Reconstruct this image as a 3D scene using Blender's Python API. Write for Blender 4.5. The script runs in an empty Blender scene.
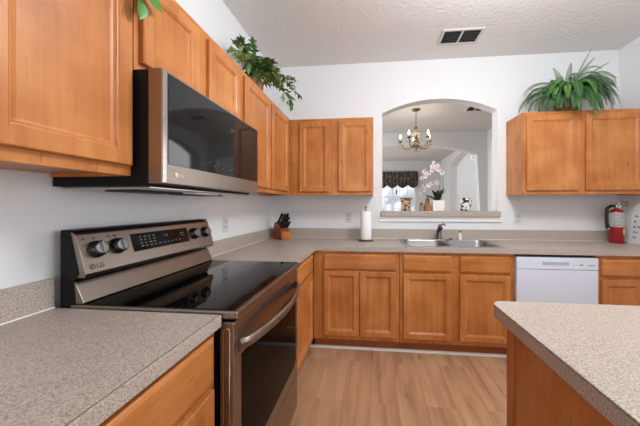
import bpy, bmesh, math, random
from mathutils import Vector, Matrix
random.seed(7)
SC = bpy.context.scene
COL = SC.collection
PI = math.pi

# ---------------------------------------------------------------- camera
cam = bpy.data.cameras.new('camera')
cam.sensor_width = 36.0
cam.lens = 267.93 / 640 * 36
cam.shift_x = -25.29 / 640
cam.shift_y = -7.94 / 640
cam.clip_start = 0.02
cam.clip_end = 100
co = bpy.data.objects.new('camera', cam)
co.location = (1.1228, -2.9221, 1.2715)
co.rotation_euler = (PI / 2, 0, 0.0996)
COL.objects.link(co)
SC.camera = co

# ---------------------------------------------------------------- world, lights, exposure
SC.view_settings.view_transform = 'Standard'
SC.view_settings.look = 'None'
SC.view_settings.gamma = 1
SC.view_settings.use_curve_mapping = False
SC.view_settings.exposure = 0.38
world = bpy.data.worlds.new('daylight')
SC.world = world
world.use_nodes = True
wbg = world.node_tree.nodes['Background']
wbg.inputs[0].default_value = (0.92, 0.96, 1.0, 1)
wbg.inputs[1].default_value = 0.6


def area(name, loc, rot, sx, sy, power, col=(1, 1, 1)):
    d = bpy.data.lights.new(name, 'AREA')
    d.shape = 'RECTANGLE'
    d.size, d.size_y = sx, sy
    d.energy = power
    d.color = col
    o = bpy.data.objects.new(name, d)
    o.location = loc
    o.rotation_euler = rot
    COL.objects.link(o)
    return o


# glass doors of the family room behind the camera, the breakfast room on the right, plus an added ceiling fill
area('window_light_rear', (2.2, -6.3, 1.5), (PI / 2, 0, 0), 4.0, 2.2, 34, (0.93, 0.97, 1.0))
area('window_light_right', (6.4, -2.6, 1.5), (PI / 2, 0, PI / 2), 3.0, 2.0, 62, (0.93, 0.97, 1.0))
_b = bpy.data.lights.new('ceiling_fill_light', 'POINT')  # added point lamp without a fixture, keeps base cabinets dimmer than the uppers
_b.energy = 56
_b.color = (0.95, 0.98, 1.0)
_b.shadow_soft_size = 0.20
_o = bpy.data.objects.new('ceiling_fill_light', _b)
_o.location = (1.95, -1.75, 2.50)
COL.objects.link(_o)
area('dining_fill_light', (-1.3, 1.6, 1.6), (PI / 2, 0, -PI / 2), 2.2, 1.8, 55, (0.95, 0.98, 1.0))  # added side fill that brightens the dining room, no window there
area('living_fill_light', (-1.4, 4.8, 1.6), (PI / 2, 0, -PI / 2), 2.4, 1.8, 60, (0.95, 0.98, 1.0))  # added fill from the open left side, aimed to reach the living room walls
area('foyer_side_light', (6.3, 5.2, 2.2), (PI / 2, 0, PI / 2), 2.5, 2.4, 55, (0.95, 0.98, 1.0))  # area lamp at the foyer's right side, away from its windows


# ---------------------------------------------------------------- materials
def lin(c):
    return tuple((x / 255 / 12.92) if x / 255 <= 0.04045 else ((x / 255 + 0.055) / 1.055) ** 2.4 for x in c) + (1,)


def newmat(name):
    m = bpy.data.materials.new(name)
    m.use_nodes = True
    return m, m.node_tree.nodes, m.node_tree.links, m.node_tree.nodes['Principled BSDF']


def simple(name, rgb, rough=0.5, metal=0.0, spec=0.5, bump=None, var=0.0, emit=None, alpha=None, trans=0.0, coat=0.0):
    m, N, L, P = newmat(name)
    P.inputs['Roughness'].default_value = rough
    P.inputs['Metallic'].default_value = metal
    P.inputs['Specular IOR Level'].default_value = spec
    P.inputs['Coat Weight'].default_value = coat
    P.inputs['Transmission Weight'].default_value = trans
    P.inputs['Base Color'].default_value = lin(rgb)
    tc = N.new('ShaderNodeTexCoord')
    if var:
        nz = N.new('ShaderNodeTexNoise')
        nz.inputs['Scale'].default_value = 14
        nz.inputs['Detail'].default_value = 3
        L.new(tc.outputs['Object'], nz.inputs['Vector'])
        rp = N.new('ShaderNodeValToRGB')
        c = lin(rgb)
        rp.color_ramp.elements[0].color = tuple(x * (1 - var) for x in c[:3]) + (1,)
        rp.color_ramp.elements[1].color = tuple(min(1, x * (1 + var)) for x in c[:3]) + (1,)
        rp.color_ramp.elements[0].position = 0.3
        rp.color_ramp.elements[1].position = 0.7
        L.new(nz.outputs['Fac'], rp.inputs[0])
        L.new(rp.outputs[0], P.inputs['Base Color'])
    if bump:
        nb = N.new('ShaderNodeTexNoise')
        nb.inputs['Scale'].default_value = bump[0]
        nb.inputs['Detail'].default_value = 4
        L.new(tc.outputs['Object'], nb.inputs['Vector'])
        bp = N.new('ShaderNodeBump')
        bp.inputs['Strength'].default_value = bump[1]
        bp.inputs['Distance'].default_value = bump[2]
        L.new(nb.outputs['Fac'], bp.inputs['Height'])
        L.new(bp.outputs[0], P.inputs['Normal'])
    if emit:
        P.inputs['Emission Color'].default_value = lin(emit[0])
        P.inputs['Emission Strength'].default_value = emit[1]
    return m


def wood(name, axis, c0, c1, c2, rough=0.38):
    """maple: grain stretched along one axis, soft cloudy figure, sparse short dark flecks"""
    m, N, L, P = newmat(name)
    tc = N.new('ShaderNodeTexCoord')
    oi = N.new('ShaderNodeObjectInfo')
    ad = N.new('ShaderNodeVectorMath'); ad.operation = 'ADD'
    sc_ = N.new('ShaderNodeVectorMath'); sc_.operation = 'SCALE'
    cmb = N.new('ShaderNodeCombineXYZ')
    for i in range(3):
        L.new(oi.outputs['Random'], cmb.inputs[i])
    L.new(cmb.outputs[0], sc_.inputs[0]); sc_.inputs['Scale'].default_value = 9.0
    L.new(tc.outputs['Object'], ad.inputs[0]); L.new(sc_.outputs[0], ad.inputs[1])
    mp = N.new('ShaderNodeMapping')
    s = [26.0, 26.0, 26.0]; s['xyz'.index(axis)] = 1.6
    mp.inputs['Scale'].default_value = s
    L.new(ad.outputs[0], mp.inputs['Vector'])
    g = N.new('ShaderNodeTexNoise'); g.inputs['Scale'].default_value = 1.0; g.inputs['Detail'].default_value = 5; g.inputs['Roughness'].default_value = 0.6
    L.new(mp.outputs[0], g.inputs['Vector'])
    cl = N.new('ShaderNodeTexNoise'); cl.inputs['Scale'].default_value = 5.0; cl.inputs['Detail'].default_value = 3
    L.new(ad.outputs[0], cl.inputs['Vector'])
    mx = N.new('ShaderNodeMath'); mx.operation = 'MULTIPLY_ADD'
    L.new(cl.outputs['Fac'], mx.inputs[0]); mx.inputs[1].default_value = 0.55
    ml = N.new('ShaderNodeMath'); ml.operation = 'MULTIPLY'; ml.inputs[1].default_value = 0.45
    L.new(g.outputs['Fac'], ml.inputs[0]); L.new(ml.outputs[0], mx.inputs[2])
    rp = N.new('ShaderNodeValToRGB')
    e = rp.color_ramp.elements
    e[0].position = 0.34; e[0].color = lin(c0)
    e[1].position = 0.66; e[1].color = lin(c2)
    k = e.new(0.5); k.color = lin(c1)
    L.new(mx.outputs[0], rp.inputs[0])
    # flecks
    mp2 = N.new('ShaderNodeMapping'); s2 = [70.0, 70.0, 70.0]; s2['xyz'.index(axis)] = 11.0
    mp2.inputs['Scale'].default_value = s2
    L.new(ad.outputs[0], mp2.inputs['Vector'])
    fk = N.new('ShaderNodeTexNoise'); fk.inputs['Scale'].default_value = 1.0; fk.inputs['Detail'].default_value = 1
    L.new(mp2.outputs[0], fk.inputs['Vector'])
    fr = N.new('ShaderNodeValToRGB'); fr.color_ramp.elements[0].position = 0.70; fr.color_ramp.elements[1].position = 0.80
    L.new(fk.outputs['Fac'], fr.inputs[0])
    fm = N.new('ShaderNodeMath'); fm.operation = 'MULTIPLY'; fm.inputs[1].default_value = 0.6
    L.new(fr.outputs[0], fm.inputs[0])
    mix = N.new('ShaderNodeMix'); mix.data_type = 'RGBA'
    L.new(fm.outputs[0], mix.inputs['Factor']); L.new(rp.outputs[0], mix.inputs['A'])
    mix.inputs['B'].default_value = lin((92, 48, 20))
    L.new(mix.outputs['Result'], P.inputs['Base Color'])
    P.inputs['Roughness'].default_value = rough
    P.inputs['Specular IOR Level'].default_value = 0.4
    return m


W = {a: wood('maple_' + a, a, (164, 96, 46), (186, 117, 61), (203, 137, 80)) for a in 'xyz'}
WE = wood('maple_block', 'z', (120, 58, 22), (142, 72, 30), (160, 86, 40))
W_DARK = wood('maple_toe', 'x', (136, 76, 38), (150, 86, 44), (162, 96, 52), 0.5)


def laminate(name):
    m, N, L, P = newmat(name)
    tc = N.new('ShaderNodeTexCoord')
    n1 = N.new('ShaderNodeTexNoise'); n1.inputs['Scale'].default_value = 250; n1.inputs['Detail'].default_value = 3; n1.inputs['Roughness'].default_value = 0.65
    n2 = N.new('ShaderNodeTexNoise'); n2.inputs['Scale'].default_value = 300; n2.inputs['Detail'].default_value = 2
    L.new(tc.outputs['Object'], n1.inputs['Vector']); L.new(tc.outputs['Object'], n2.inputs['Vector'])
    rp = N.new('ShaderNodeValToRGB')
    e = rp.color_ramp.elements
    e[0].position = 0.36; e[0].color = lin((128, 114, 105))
    e[1].position = 0.64; e[1].color = lin((204, 193, 183))
    k = e.new(0.45); k.color = lin((172, 160, 150))
    k = e.new(0.56); k.color = lin((186, 174, 164))
    L.new(n1.outputs['Fac'], rp.inputs[0])
    rd = N.new('ShaderNodeValToRGB')
    rd.color_ramp.elements[0].position = 0.60; rd.color_ramp.elements[1].position = 0.66
    L.new(n2.outputs['Fac'], rd.inputs[0])
    fm = N.new('ShaderNodeMath'); fm.operation = 'MULTIPLY'; fm.inputs[1].default_value = 0.6
    L.new(rd.outputs[0], fm.inputs[0])
    mix = N.new('ShaderNodeMix'); mix.data_type = 'RGBA'
    L.new(fm.outputs[0], mix.inputs['Factor']); L.new(rp.outputs[0], mix.inputs['A'])
    mix.inputs['B'].default_value = lin((126, 112, 103))
    L.new(mix.outputs['Result'], P.inputs['Base Color'])
    P.inputs['Roughness'].default_value = 0.36
    P.inputs['Specular IOR Level'].default_value = 0.45
    return m


LAM = laminate('speckled_laminate')
LAM_EDGE = simple('laminate_seam', (72, 62, 58), 0.6)


def planks(name):
    m, N, L, P = newmat(name)
    tc = N.new('ShaderNodeTexCoord')
    mp = N.new('ShaderNodeMapping'); mp.inputs['Rotation'].default_value = (0, 0, PI / 2)
    L.new(tc.outputs['Object'], mp.inputs['Vector'])
    br = N.new('ShaderNodeTexBrick')
    br.offset = 0.37
    br.inputs['Color1'].default_value = (0, 0, 0, 1); br.inputs['Color2'].default_value = (1, 1, 1, 1)
    br.inputs['Mortar'].default_value = (0.5, 0.5, 0.5, 1)
    br.inputs['Scale'].default_value = 1.0
    br.inputs['Mortar Size'].default_value = 0.0011
    br.inputs['Mortar Smooth'].default_value = 0.2
    br.inputs['Brick Width'].default_value = 1.22
    br.inputs['Row Height'].default_value = 0.18
    L.new(mp.outputs[0], br.inputs['Vector'])
    off = N.new('ShaderNodeVectorMath'); off.operation = 'MULTIPLY_ADD'
    L.new(br.outputs['Color'], off.inputs[0]); off.inputs[1].default_value = (7, 7, 7)
    L.new(tc.outputs['Object'], off.inputs[2])
    st = N.new('ShaderNodeMapping'); st.inputs['Scale'].default_value = (26, 1.5, 26)
    L.new(off.outputs[0], st.inputs['Vector'])
    g = N.new('ShaderNodeTexNoise'); g.inputs['Scale'].default_value = 1; g.inputs['Detail'].default_value = 6; g.inputs['Roughness'].default_value = 0.62; g.inputs['Distortion'].default_value = 0.6
    L.new(st.outputs[0], g.inputs['Vector'])
    st2 = N.new('ShaderNodeMapping'); st2.inputs['Scale'].default_value = (7, 1.8, 7)
    L.new(off.outputs[0], st2.inputs['Vector'])
    g2 = N.new('ShaderNodeTexNoise'); g2.inputs['Scale'].default_value = 1; g2.inputs['Detail'].default_value = 2
    L.new(st2.outputs[0], g2.inputs['Vector'])
    a1 = N.new('ShaderNodeMath'); a1.operation = 'MULTIPLY_ADD'; a1.inputs[1].default_value = 0.45
    L.new(g2.outputs['Fac'], a1.inputs[0])
    a0 = N.new('ShaderNodeMath'); a0.operation = 'MULTIPLY'; a0.inputs[1].default_value = 0.55
    L.new(g.outputs['Fac'], a0.inputs[0]); L.new(a0.outputs[0], a1.inputs[2])
    a2 = N.new('ShaderNodeMath'); a2.operation = 'MULTIPLY_ADD'; a2.inputs[1].default_value = 0.05
    L.new(br.outputs['Color'], a2.inputs[0]); L.new(a1.outputs[0], a2.inputs[2])
    rp = N.new('ShaderNodeValToRGB')
    e = rp.color_ramp.elements
    e[0].position = 0.36; e[0].color = lin((150, 108, 78))
    e[1].position = 0.76; e[1].color = lin((203, 166, 132))
    k = e.new(0.54); k.color = lin((184, 143, 109))
    L.new(a2.outputs[0], rp.inputs[0])
    # knots
    vk = N.new('ShaderNodeTexVoronoi'); vk.inputs['Scale'].default_value = 1.0
    st3 = N.new('ShaderNodeMapping'); st3.inputs['Scale'].default_value = (5.2, 2.4, 1)
    L.new(off.outputs[0], st3.inputs['Vector']); L.new(st3.outputs[0], vk.inputs['Vector'])
    kr = N.new('ShaderNodeValToRGB'); kr.color_ramp.elements[0].position = 0.03; kr.color_ramp.elements[0].color = (0.75, 0.75, 0.75, 1)
    kr.color_ramp.elements[1].position = 0.13; kr.color_ramp.elements[1].color = (0, 0, 0, 1)
    L.new(vk.outputs['Distance'], kr.inputs[0])
    mk = N.new('ShaderNodeMix'); mk.data_type = 'RGBA'
    L.new(kr.outputs[0], mk.inputs['Factor']); L.new(rp.outputs[0], mk.inputs['A']); mk.inputs['B'].default_value = lin((112, 72, 46))
    ms = N.new('ShaderNodeMix'); ms.data_type = 'RGBA'
    L.new(br.outputs['Fac'], ms.inputs['Factor']); L.new(mk.outputs['Result'], ms.inputs['A']); ms.inputs['B'].default_value = lin((162, 120, 90))
    L.new(ms.outputs['Result'], P.inputs['Base Color'])
    P.inputs['Roughness'].default_value = 0.42
    P.inputs['Specular IOR Level'].default_value = 0.4
    return m


FLOOR = planks('oak_planks')
WALL = simple('painted_wall', (229, 230, 232), 0.75, spec=0.2, bump=(90, 0.12, 0.003))
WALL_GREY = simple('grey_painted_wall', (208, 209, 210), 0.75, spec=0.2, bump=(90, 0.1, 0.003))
CEIL = simple('knockdown_ceiling', (232, 232, 232), 0.85, spec=0.1, bump=(34, 0.35, 0.02))
TRIM = simple('white_trim', (238, 238, 238), 0.4)
APPL = simple('white_enamel', (218, 226, 242), 0.28)
APPL_D = simple('grey_enamel', (188, 192, 202), 0.35)
PLASTIC = simple('white_plastic', (214, 214, 212), 0.4)
SLOT = simple('dark_slot', (40, 40, 42), 0.6)


def steel_mat(name, rgb, rough, axis='y'):
    m, N, L, P = newmat(name)
    tc = N.new('ShaderNodeTexCoord'); mp = N.new('ShaderNodeMapping')
    s = [240, 240, 240]; s['xyz'.index(axis)] = 4
    mp.inputs['Scale'].default_value = s
    nz = N.new('ShaderNodeTexNoise'); nz.inputs['Scale'].default_value = 1; nz.inputs['Detail'].default_value = 2
    L.new(tc.outputs['Object'], mp.inputs['Vector']); L.new(mp.outputs[0], nz.inputs['Vector'])
    mr = N.new('ShaderNodeMapRange'); mr.inputs['To Min'].default_value = rough - 0.06; mr.inputs['To Max'].default_value = rough + 0.08
    L.new(nz.outputs['Fac'], mr.inputs['Value']); L.new(mr.outputs[0], P.inputs['Roughness'])
    P.inputs['Base Color'].default_value = lin(rgb)
    P.inputs['Metallic'].default_value = 1.0
    return m


STEEL = steel_mat('brushed_dark_steel', (152, 142, 133), 0.32)
STEEL_L = steel_mat('polished_steel_edge', (180, 174, 168), 0.24)
SINK = steel_mat('sink_steel', (160, 160, 160), 0.28, 'x')
CHROME = simple('chrome', (200, 200, 202), 0.12, 1.0)
GUN = simple('brushed_nickel', (120, 118, 116), 0.28, 1.0)
BLACK = simple('black_enamel', (11, 12, 15), 0.5, spec=0.2)
BLACKG = simple('black_glass', (6, 6, 7), 0.04, spec=0.25)
DARKGLASS = simple('smoked_glass', (20, 20, 20), 0.05, spec=0.4)
OVENGLASS = simple('oven_glass', (16, 12, 10), 0.08, spec=0.03)
KCAP = simple('knob_cap_metal', (150, 150, 152), 0.32, 1.0)
KNOBM = simple('knob_black', (22, 22, 23), 0.25)
LETTER = simple('grey_print', (84, 78, 74), 0.5)
LETTER_L = simple('pale_print', (204, 198, 192), 0.5)
DISP = simple('display_print', (120, 122, 126), 0.5)
PAPER = simple('paper', (238, 238, 238), 0.9, bump=(120, 0.15, 0.003))
CERAMIC = simple('white_ceramic', (236, 232, 226), 0.35, var=0.03)
RED = simple('red_enamel', (150, 16, 22), 0.25, coat=0.4)
RUBBER = simple('black_rubber', (18, 18, 18), 0.6)
YELL = simple('yellow_tag', (226, 214, 120), 0.6)
LABELW = simple('grey_label', (176, 176, 178), 0.45)
LEAF = simple('leaf_green', (92, 126, 70), 0.5, var=0.35)
LEAFP = simple('leaf_pale', (138, 160, 106), 0.55, var=0.25)
FERN = simple('fern_green', (56, 104, 46), 0.55, var=0.35)
FERN_D = simple('fern_dark', (40, 80, 36), 0.55, var=0.3)
FERN_L = simple('fern_light', (86, 136, 58), 0.55, var=0.25)
VINE = simple('vine_green', (62, 122, 44), 0.4, var=0.25)
STEM = simple('stem_brown', (94, 80, 52), 0.7, var=0.2)
POT = simple('tan_basket', (150, 122, 92), 0.7, var=0.25, bump=(70, 0.6, 0.01))
ORLEAF = simple('orchid_leaf', (38, 66, 34), 0.4, var=0.2)
PETAL = simple('orchid_petal', (234, 224, 226), 0.55, var=0.06)
LIP = simple('orchid_lip', (196, 150, 164), 0.5)
BRASS = simple('antique_brass', (118, 94, 62), 0.3, 1.0)
CANDLE = simple('candle_sleeve', (232, 226, 208), 0.5)
BULB = simple('lit_bulb', (255, 246, 226), 0.3, emit=((255, 238, 206), 5.0))
CRYSTAL = simple('cut_crystal', (244, 236, 224), 0.05, spec=0.9, trans=0.7)
CLOTH = simple('valance_cloth', (58, 48, 44), 0.9, var=0.5)
SHEER = simple('sheer_curtain', (230, 230, 226), 0.8)


def pane_mat(name):
    m, N, L, P = newmat(name)
    tc = N.new('ShaderNodeTexCoord')
    nz = N.new('ShaderNodeTexNoise'); nz.inputs['Scale'].default_value = 2.2; nz.inputs['Detail'].default_value = 3
    L.new(tc.outputs['Object'], nz.inputs['Vector'])
    rp = N.new('ShaderNodeValToRGB')
    rp.color_ramp.elements[0].position = 0.38; rp.color_ramp.elements[0].color = lin((150, 164, 178))
    rp.color_ramp.elements[1].position = 0.58; rp.color_ramp.elements[1].color = lin((232, 238, 245))
    L.new(nz.outputs['Fac'], rp.inputs[0])
    L.new(rp.outputs[0], P.inputs['Emission Color'])
    P.inputs['Emission Strength'].default_value = 1.0
    P.inputs['Base Color'].default_value = (0.02, 0.02, 0.02, 1)
    P.inputs['Roughness'].default_value = 0.1
    return m


PANE = pane_mat('daylit_pane')


def patterned(name, c0, c1, scale, edge):
    m, N, L, P = newmat(name)
    tc = N.new('ShaderNodeTexCoord')
    v = N.new('ShaderNodeTexNoise'); v.inputs['Scale'].default_value = scale; v.inputs['Detail'].default_value = 1.0
    L.new(tc.outputs['Object'], v.inputs['Vector'])
    rp = N.new('ShaderNodeValToRGB'); rp.color_ramp.interpolation = 'CONSTANT'
    rp.color_ramp.elements[0].color = lin(c0); rp.color_ramp.elements[1].color = lin(c1); rp.color_ramp.elements[1].position = edge
    L.new(v.outputs['Fac'], rp.inputs[0]); L.new(rp.outputs[0], P.inputs['Base Color'])
    P.inputs['Roughness'].default_value = 0.4
    return m


LEOPARD = patterned('brown_pattern', (70, 48, 36), (206, 176, 140), 42, 0.47)
COWHIDE = patterned('black_white_pattern', (40, 40, 42), (238, 238, 236), 26, 0.45)


# ---------------------------------------------------------------- mesh helpers
class MB:
    def __init__(self):
        self.bm = bmesh.new()

    def _merge(self, tmp):
        me = bpy.data.meshes.new('tmp')
        tmp.to_mesh(me); tmp.free()
        self.bm.from_mesh(me)
        bpy.data.meshes.remove(me)

    def box(self, x0, x1, y0, y1, z0, z1, bev=0.0, seg=2):
        t = bmesh.new()
        vs = [t.verts.new((x, y, z)) for x in (x0, x1) for y in (y0, y1) for z in (z0, z1)]
        for f in ((0, 1, 3, 2), (4, 6, 7, 5), (0, 4, 5, 1), (2, 3, 7, 6), (0, 2, 6, 4), (1, 5, 7, 3)):
            t.faces.new([vs[i] for i in f])
        bmesh.ops.recalc_face_normals(t, faces=t.faces)
        if bev:
            bmesh.ops.bevel(t, geom=list(t.edges), offset=bev, segments=seg, profile=0.6, affect='EDGES')
        self._merge(t)
        return self

    def prism(self, pts, axis, a, b, bev=0.0):
        """polygon pts (2-D) extruded along axis from a to b; axis x: (y,z), y: (x,z), z: (x,y)"""
        t = bmesh.new()
        mk = {'x': lambda p, c: (c, p[0], p[1]), 'y': lambda p, c: (p[0], c, p[1]), 'z': lambda p, c: (p[0], p[1], c)}[axis]
        A = [t.verts.new(mk(p, a)) for p in pts]; B = [t.verts.new(mk(p, b)) for p in pts]
        n = len(pts)
        t.faces.new(A); t.faces.new(list(reversed(B)))
        for i in range(n):
            t.faces.new([A[i], B[i], B[(i + 1) % n], A[(i + 1) % n]])
        bmesh.ops.recalc_face_normals(t, faces=t.faces)
        if bev:
            bmesh.ops.bevel(t, geom=list(t.edges), offset=bev, segments=2, profile=0.6, affect='EDGES')
        self._merge(t)
        return self

    def tube(self, pts, r, n=8, cap=True):
        pts = [Vector(p) for p in pts]
        rs = r if isinstance(r, (list, tuple)) else [r] * len(pts)
        t = bmesh.new(); rings = []
        up = None
        for i, p in enumerate(pts):
            d = (pts[min(i + 1, len(pts) - 1)] - pts[max(i - 1, 0)]).normalized()
            if up is None:
                up = d.orthogonal().normalized()
            else:
                up = (up - d * up.dot(d))
                up = up.normalized() if up.length > 1e-6 else d.orthogonal().normalized()
            s = d.cross(up)
            rings.append([t.verts.new(p + (up * math.cos(2 * PI * k / n) + s * math.sin(2 * PI * k / n)) * rs[i]) for k in range(n)])
        for a, b in zip(rings, rings[1:]):
            for k in range(n):
                t.faces.new([a[k], a[(k + 1) % n], b[(k + 1) % n], b[k]])
        if cap:
            t.faces.new(list(reversed(rings[0]))); t.faces.new(rings[-1])
        bmesh.ops.recalc_face_normals(t, faces=t.faces)
        for f in t.faces:
            f.smooth = len(f.verts) == 4
        self._merge(t)
        return self

    def lathe(self, prof, c, n=20, axis='z'):
        """profile of (radius, height) turned about an axis through c"""
        t = bmesh.new(); rings = []
        c = Vector(c)
        for r, h in prof:
            ring = []
            for k in range(n):
                a = 2 * PI * k / n
                u, v = max(r, 1e-5) * math.cos(a), max(r, 1e-5) * math.sin(a)
                o = {'z': (u, v, h), 'x': (h, u, v), 'y': (u, h, v)}[axis]
                ring.append(t.verts.new(c + Vector(o)))
            rings.append(ring)
        for a, b in zip(rings, rings[1:]):
            for k in range(n):
                t.faces.new([a[k], a[(k + 1) % n], b[(k + 1) % n], b[k]])
        t.faces.new(rings[0]); t.faces.new(rings[-1])
        bmesh.ops.remove_doubles(t, verts=t.verts, dist=2e-5)
        bmesh.ops.recalc_face_normals(t, faces=t.faces)
        for f in t.faces:
            f.smooth = len(f.verts) <= 4
        self._merge(t)
        return self

    def face(self, pts):
        self.bm.faces.new([self.bm.verts.new(p) for p in pts])
        return self

    def leaf(self, p, d, up, length, width, droop=0.25, segs=4, thick=0.0):
        """a folded pointed leaf blade"""
        p = Vector(p); d = Vector(d).normalized(); up = Vector(up)
        s = d.cross(up)
        s = s.normalized() if s.length > 1e-5 else d.orthogonal().normalized()
        nrm = s.cross(d).normalized()
        L_, M_, R_ = [], [], []
        for i in range(segs + 1):
            u = i / segs
            w = width * 0.5 * (math.sin(PI * min(1, u ** 0.8 * 0.97 + 0.03)) ** 0.8)
            c = p + d * length * u - nrm * droop * length * u * u
            M_.append(self.bm.verts.new(c))
            L_.append(self.bm.verts.new(c + s * w + nrm * w * 0.35))
            R_.append(self.bm.verts.new(c - s * w + nrm * w * 0.35))
        for i in range(segs):
            for A, B in ((L_, M_), (M_, R_)):
                f = self.bm.faces.new([A[i], B[i], B[i + 1], A[i + 1]]); f.smooth = True
        return self

    def build(self, name, mat, parent=None, origin=None):
        o_ = Vector(origin) if origin is not None else (Vector(parent['_o']) if parent is not None and '_o' in parent else None)
        me = bpy.data.meshes.new(name)
        if o_ is None:
            xs = [v.co for v in self.bm.verts]
            o_ = Vector(((min(v.x for v in xs) + max(v.x for v in xs)) / 2, (min(v.y for v in xs) + max(v.y for v in xs)) / 2, min(v.z for v in xs)))
        if parent is not None:
            base = Vector(parent['_o'])
        else:
            base = Vector((0, 0, 0))
        bmesh.ops.translate(self.bm, verts=self.bm.verts, vec=-o_)
        self.bm.to_mesh(me); self.bm.free()
        me.materials.append(mat)
        o = bpy.data.objects.new(name, me)
        COL.objects.link(o)
        o.location = o_ - base
        if parent is not None:
            o.parent = parent
        o['_o'] = tuple(o_)
        return o


def thing(name, label, cat, loc, group=None):
    o = bpy.data.objects.new(name, None)
    o.empty_display_size = 0.05
    COL.objects.link(o)
    o.location = loc
    o['_o'] = tuple(loc)
    return tag(o, label, cat, group)


def tag(o, label, cat, group=None, kind=None):
    o['label'] = label
    o['category'] = cat
    if group:
        o['group'] = group
    if kind:
        o['kind'] = kind
    return o


def struct(o):
    o['kind'] = 'structure'
    return o


def box(name, mat, parent, *a, **k):
    return MB().box(*a, **k).build(name, mat, parent)


def text(body, name, size, mat, parent, loc, rot, extrude=0.0006, bold=0.0):
    cu = bpy.data.curves.new(name, 'FONT')
    cu.body = body; cu.size = size; cu.extrude = extrude; cu.offset = bold
    t = bpy.data.objects.new('tmp_text', cu)
    COL.objects.link(t)
    dg = bpy.context.evaluated_depsgraph_get()
    me = bpy.data.meshes.new_from_object(t.evaluated_get(dg))
    bpy.data.objects.remove(t)
    me.materials.clear(); me.materials.append(mat)
    o = bpy.data.objects.new(name, me)
    COL.objects.link(o)
    o.parent = parent
    o.location = Vector(loc) - Vector(parent['_o'])
    o.rotation_euler = rot
    return o


def arch_loop(x0, x1, zb, zs, zp, n=24):
    """loop of an opening with a segmental arch: bottom zb, spring zs, peak zp"""
    pts = [(x0, zb), (x1, zb)]
    w = (x1 - x0) / 2; h = zp - zs
    R = (w * w + h * h) / (2 * h); cx = (x0 + x1) / 2; cz = zp - R
    a = math.asin(min(1, w / R))
    for i in range(n + 1):
        t = a - 2 * a * i / n
        pts.append((cx + R * math.sin(t), cz + R * math.cos(t)))
    return pts


def holed_wall(name, mat, outer, holes, axis, a, b):
    """wall in a plane with openings: outline and holes are 2-D loops, thickness a..b along axis"""
    mk = {'x': lambda p, c: (c, p[0], p[1]), 'y': lambda p, c: (p[0], c, p[1])}[axis]
    m = MB(); bm = m.bm
    sides = []
    for c in (a, b):
        loops = []; edges = []
        for lp in [outer] + holes:
            vs = [bm.verts.new(mk(p, c)) for p in lp]
            edges += [bm.edges.new((vs[i], vs[(i + 1) % len(vs)])) for i in range(len(vs))]
            loops.append(vs)
        bmesh.ops.triangle_fill(bm, edges=edges, use_beauty=True)
        sides.append(loops)
    for A, B in zip(*sides):
        n = len(A)
        for i in range(n):
            bm.faces.new([A[i], A[(i + 1) % n], B[(i + 1) % n], B[i]])
    bmesh.ops.recalc_face_normals(bm, faces=bm.faces)
    return struct(m.build(name, mat))


def rect(x0, x1, z0, z1):
    return [(x0, z0), (x1, z0), (x1, z1), (x0, z1)]


# ---------------------------------------------------------------- room shell
H = 2.816
FLOOR_O = struct(box('floor', FLOOR, None, -0.1, 7.0, -6.5, 9.0, -0.1, 0.0))
struct(box('ceiling', CEIL, None, -0.1, 7.0, -6.5, 0.0, H, H + 0.1))
struct(box('wall_left', WALL, None, -0.1, 0.0, -5.2, 0.0, 0.0, H))
op = arch_loop(1.232, 2.419, 1.10, 2.262, 2.398)
holed_wall('wall_back', WALL, rect(-0.1, 3.566, 0.0, H), [op], 'y', 0.0, 0.13)
# right wall: short return, then the wide arch to the breakfast room
holed_wall('wall_right', WALL, [(-6.5, 0.0), (-6.5, H), (0.0, H), (0.0, 0.0), (-1.25, 0.0)] + arch_loop(-4.4, -1.25, 0.0, 2.05, 2.5)[3:-1] + [(-4.4, 0.0)], [], 'x', 3.566, 3.70)
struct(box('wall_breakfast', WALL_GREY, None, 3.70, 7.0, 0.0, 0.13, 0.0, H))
# dining room, living room and foyer beyond the opening
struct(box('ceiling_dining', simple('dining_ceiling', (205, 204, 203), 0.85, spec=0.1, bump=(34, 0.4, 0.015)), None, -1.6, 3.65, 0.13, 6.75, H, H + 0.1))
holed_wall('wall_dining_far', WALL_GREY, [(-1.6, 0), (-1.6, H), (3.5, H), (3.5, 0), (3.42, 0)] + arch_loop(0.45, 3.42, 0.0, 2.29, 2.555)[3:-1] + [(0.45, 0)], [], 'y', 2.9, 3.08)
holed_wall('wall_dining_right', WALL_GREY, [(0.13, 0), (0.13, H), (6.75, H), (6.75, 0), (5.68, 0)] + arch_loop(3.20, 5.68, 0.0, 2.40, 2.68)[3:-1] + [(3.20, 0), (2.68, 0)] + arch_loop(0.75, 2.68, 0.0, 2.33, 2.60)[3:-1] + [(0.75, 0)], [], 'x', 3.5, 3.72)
WX0, WX1, WZ0, WZ1 = 1.05, 2.62, 0.75, 2.35
holed_wall('wall_living_far', WALL_GREY, rect(-1.6, 3.5, 0, H), [rect(WX0, WX1, WZ0, WZ1)], 'y', 6.6, 6.75)
# foyer with a transom and a sidelight
FY = 7.7
holed_wall('wall_foyer_far', WALL_GREY, rect(3.72, 7.0, 0, 3.9), [rect(4.86, 5.13, 2.98, 3.45), rect(5.13, 5.27, 0.3, 2.16)], 'y', FY, FY + 0.12)
struct(box('ceiling_foyer', CEIL, None, 3.5, 7.0, 0.13, FY + 0.12, 3.9, 4.0))
struct(box('wall_foyer_upper', WALL_GREY, None, 3.5, 3.72, 0.13, FY + 0.12, H + 0.1, 3.9))
struct(box('wall_foyer_corner', WALL_GREY, None, 3.5, 3.72, 6.75, FY + 0.12, 0, H + 0.1))


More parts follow.
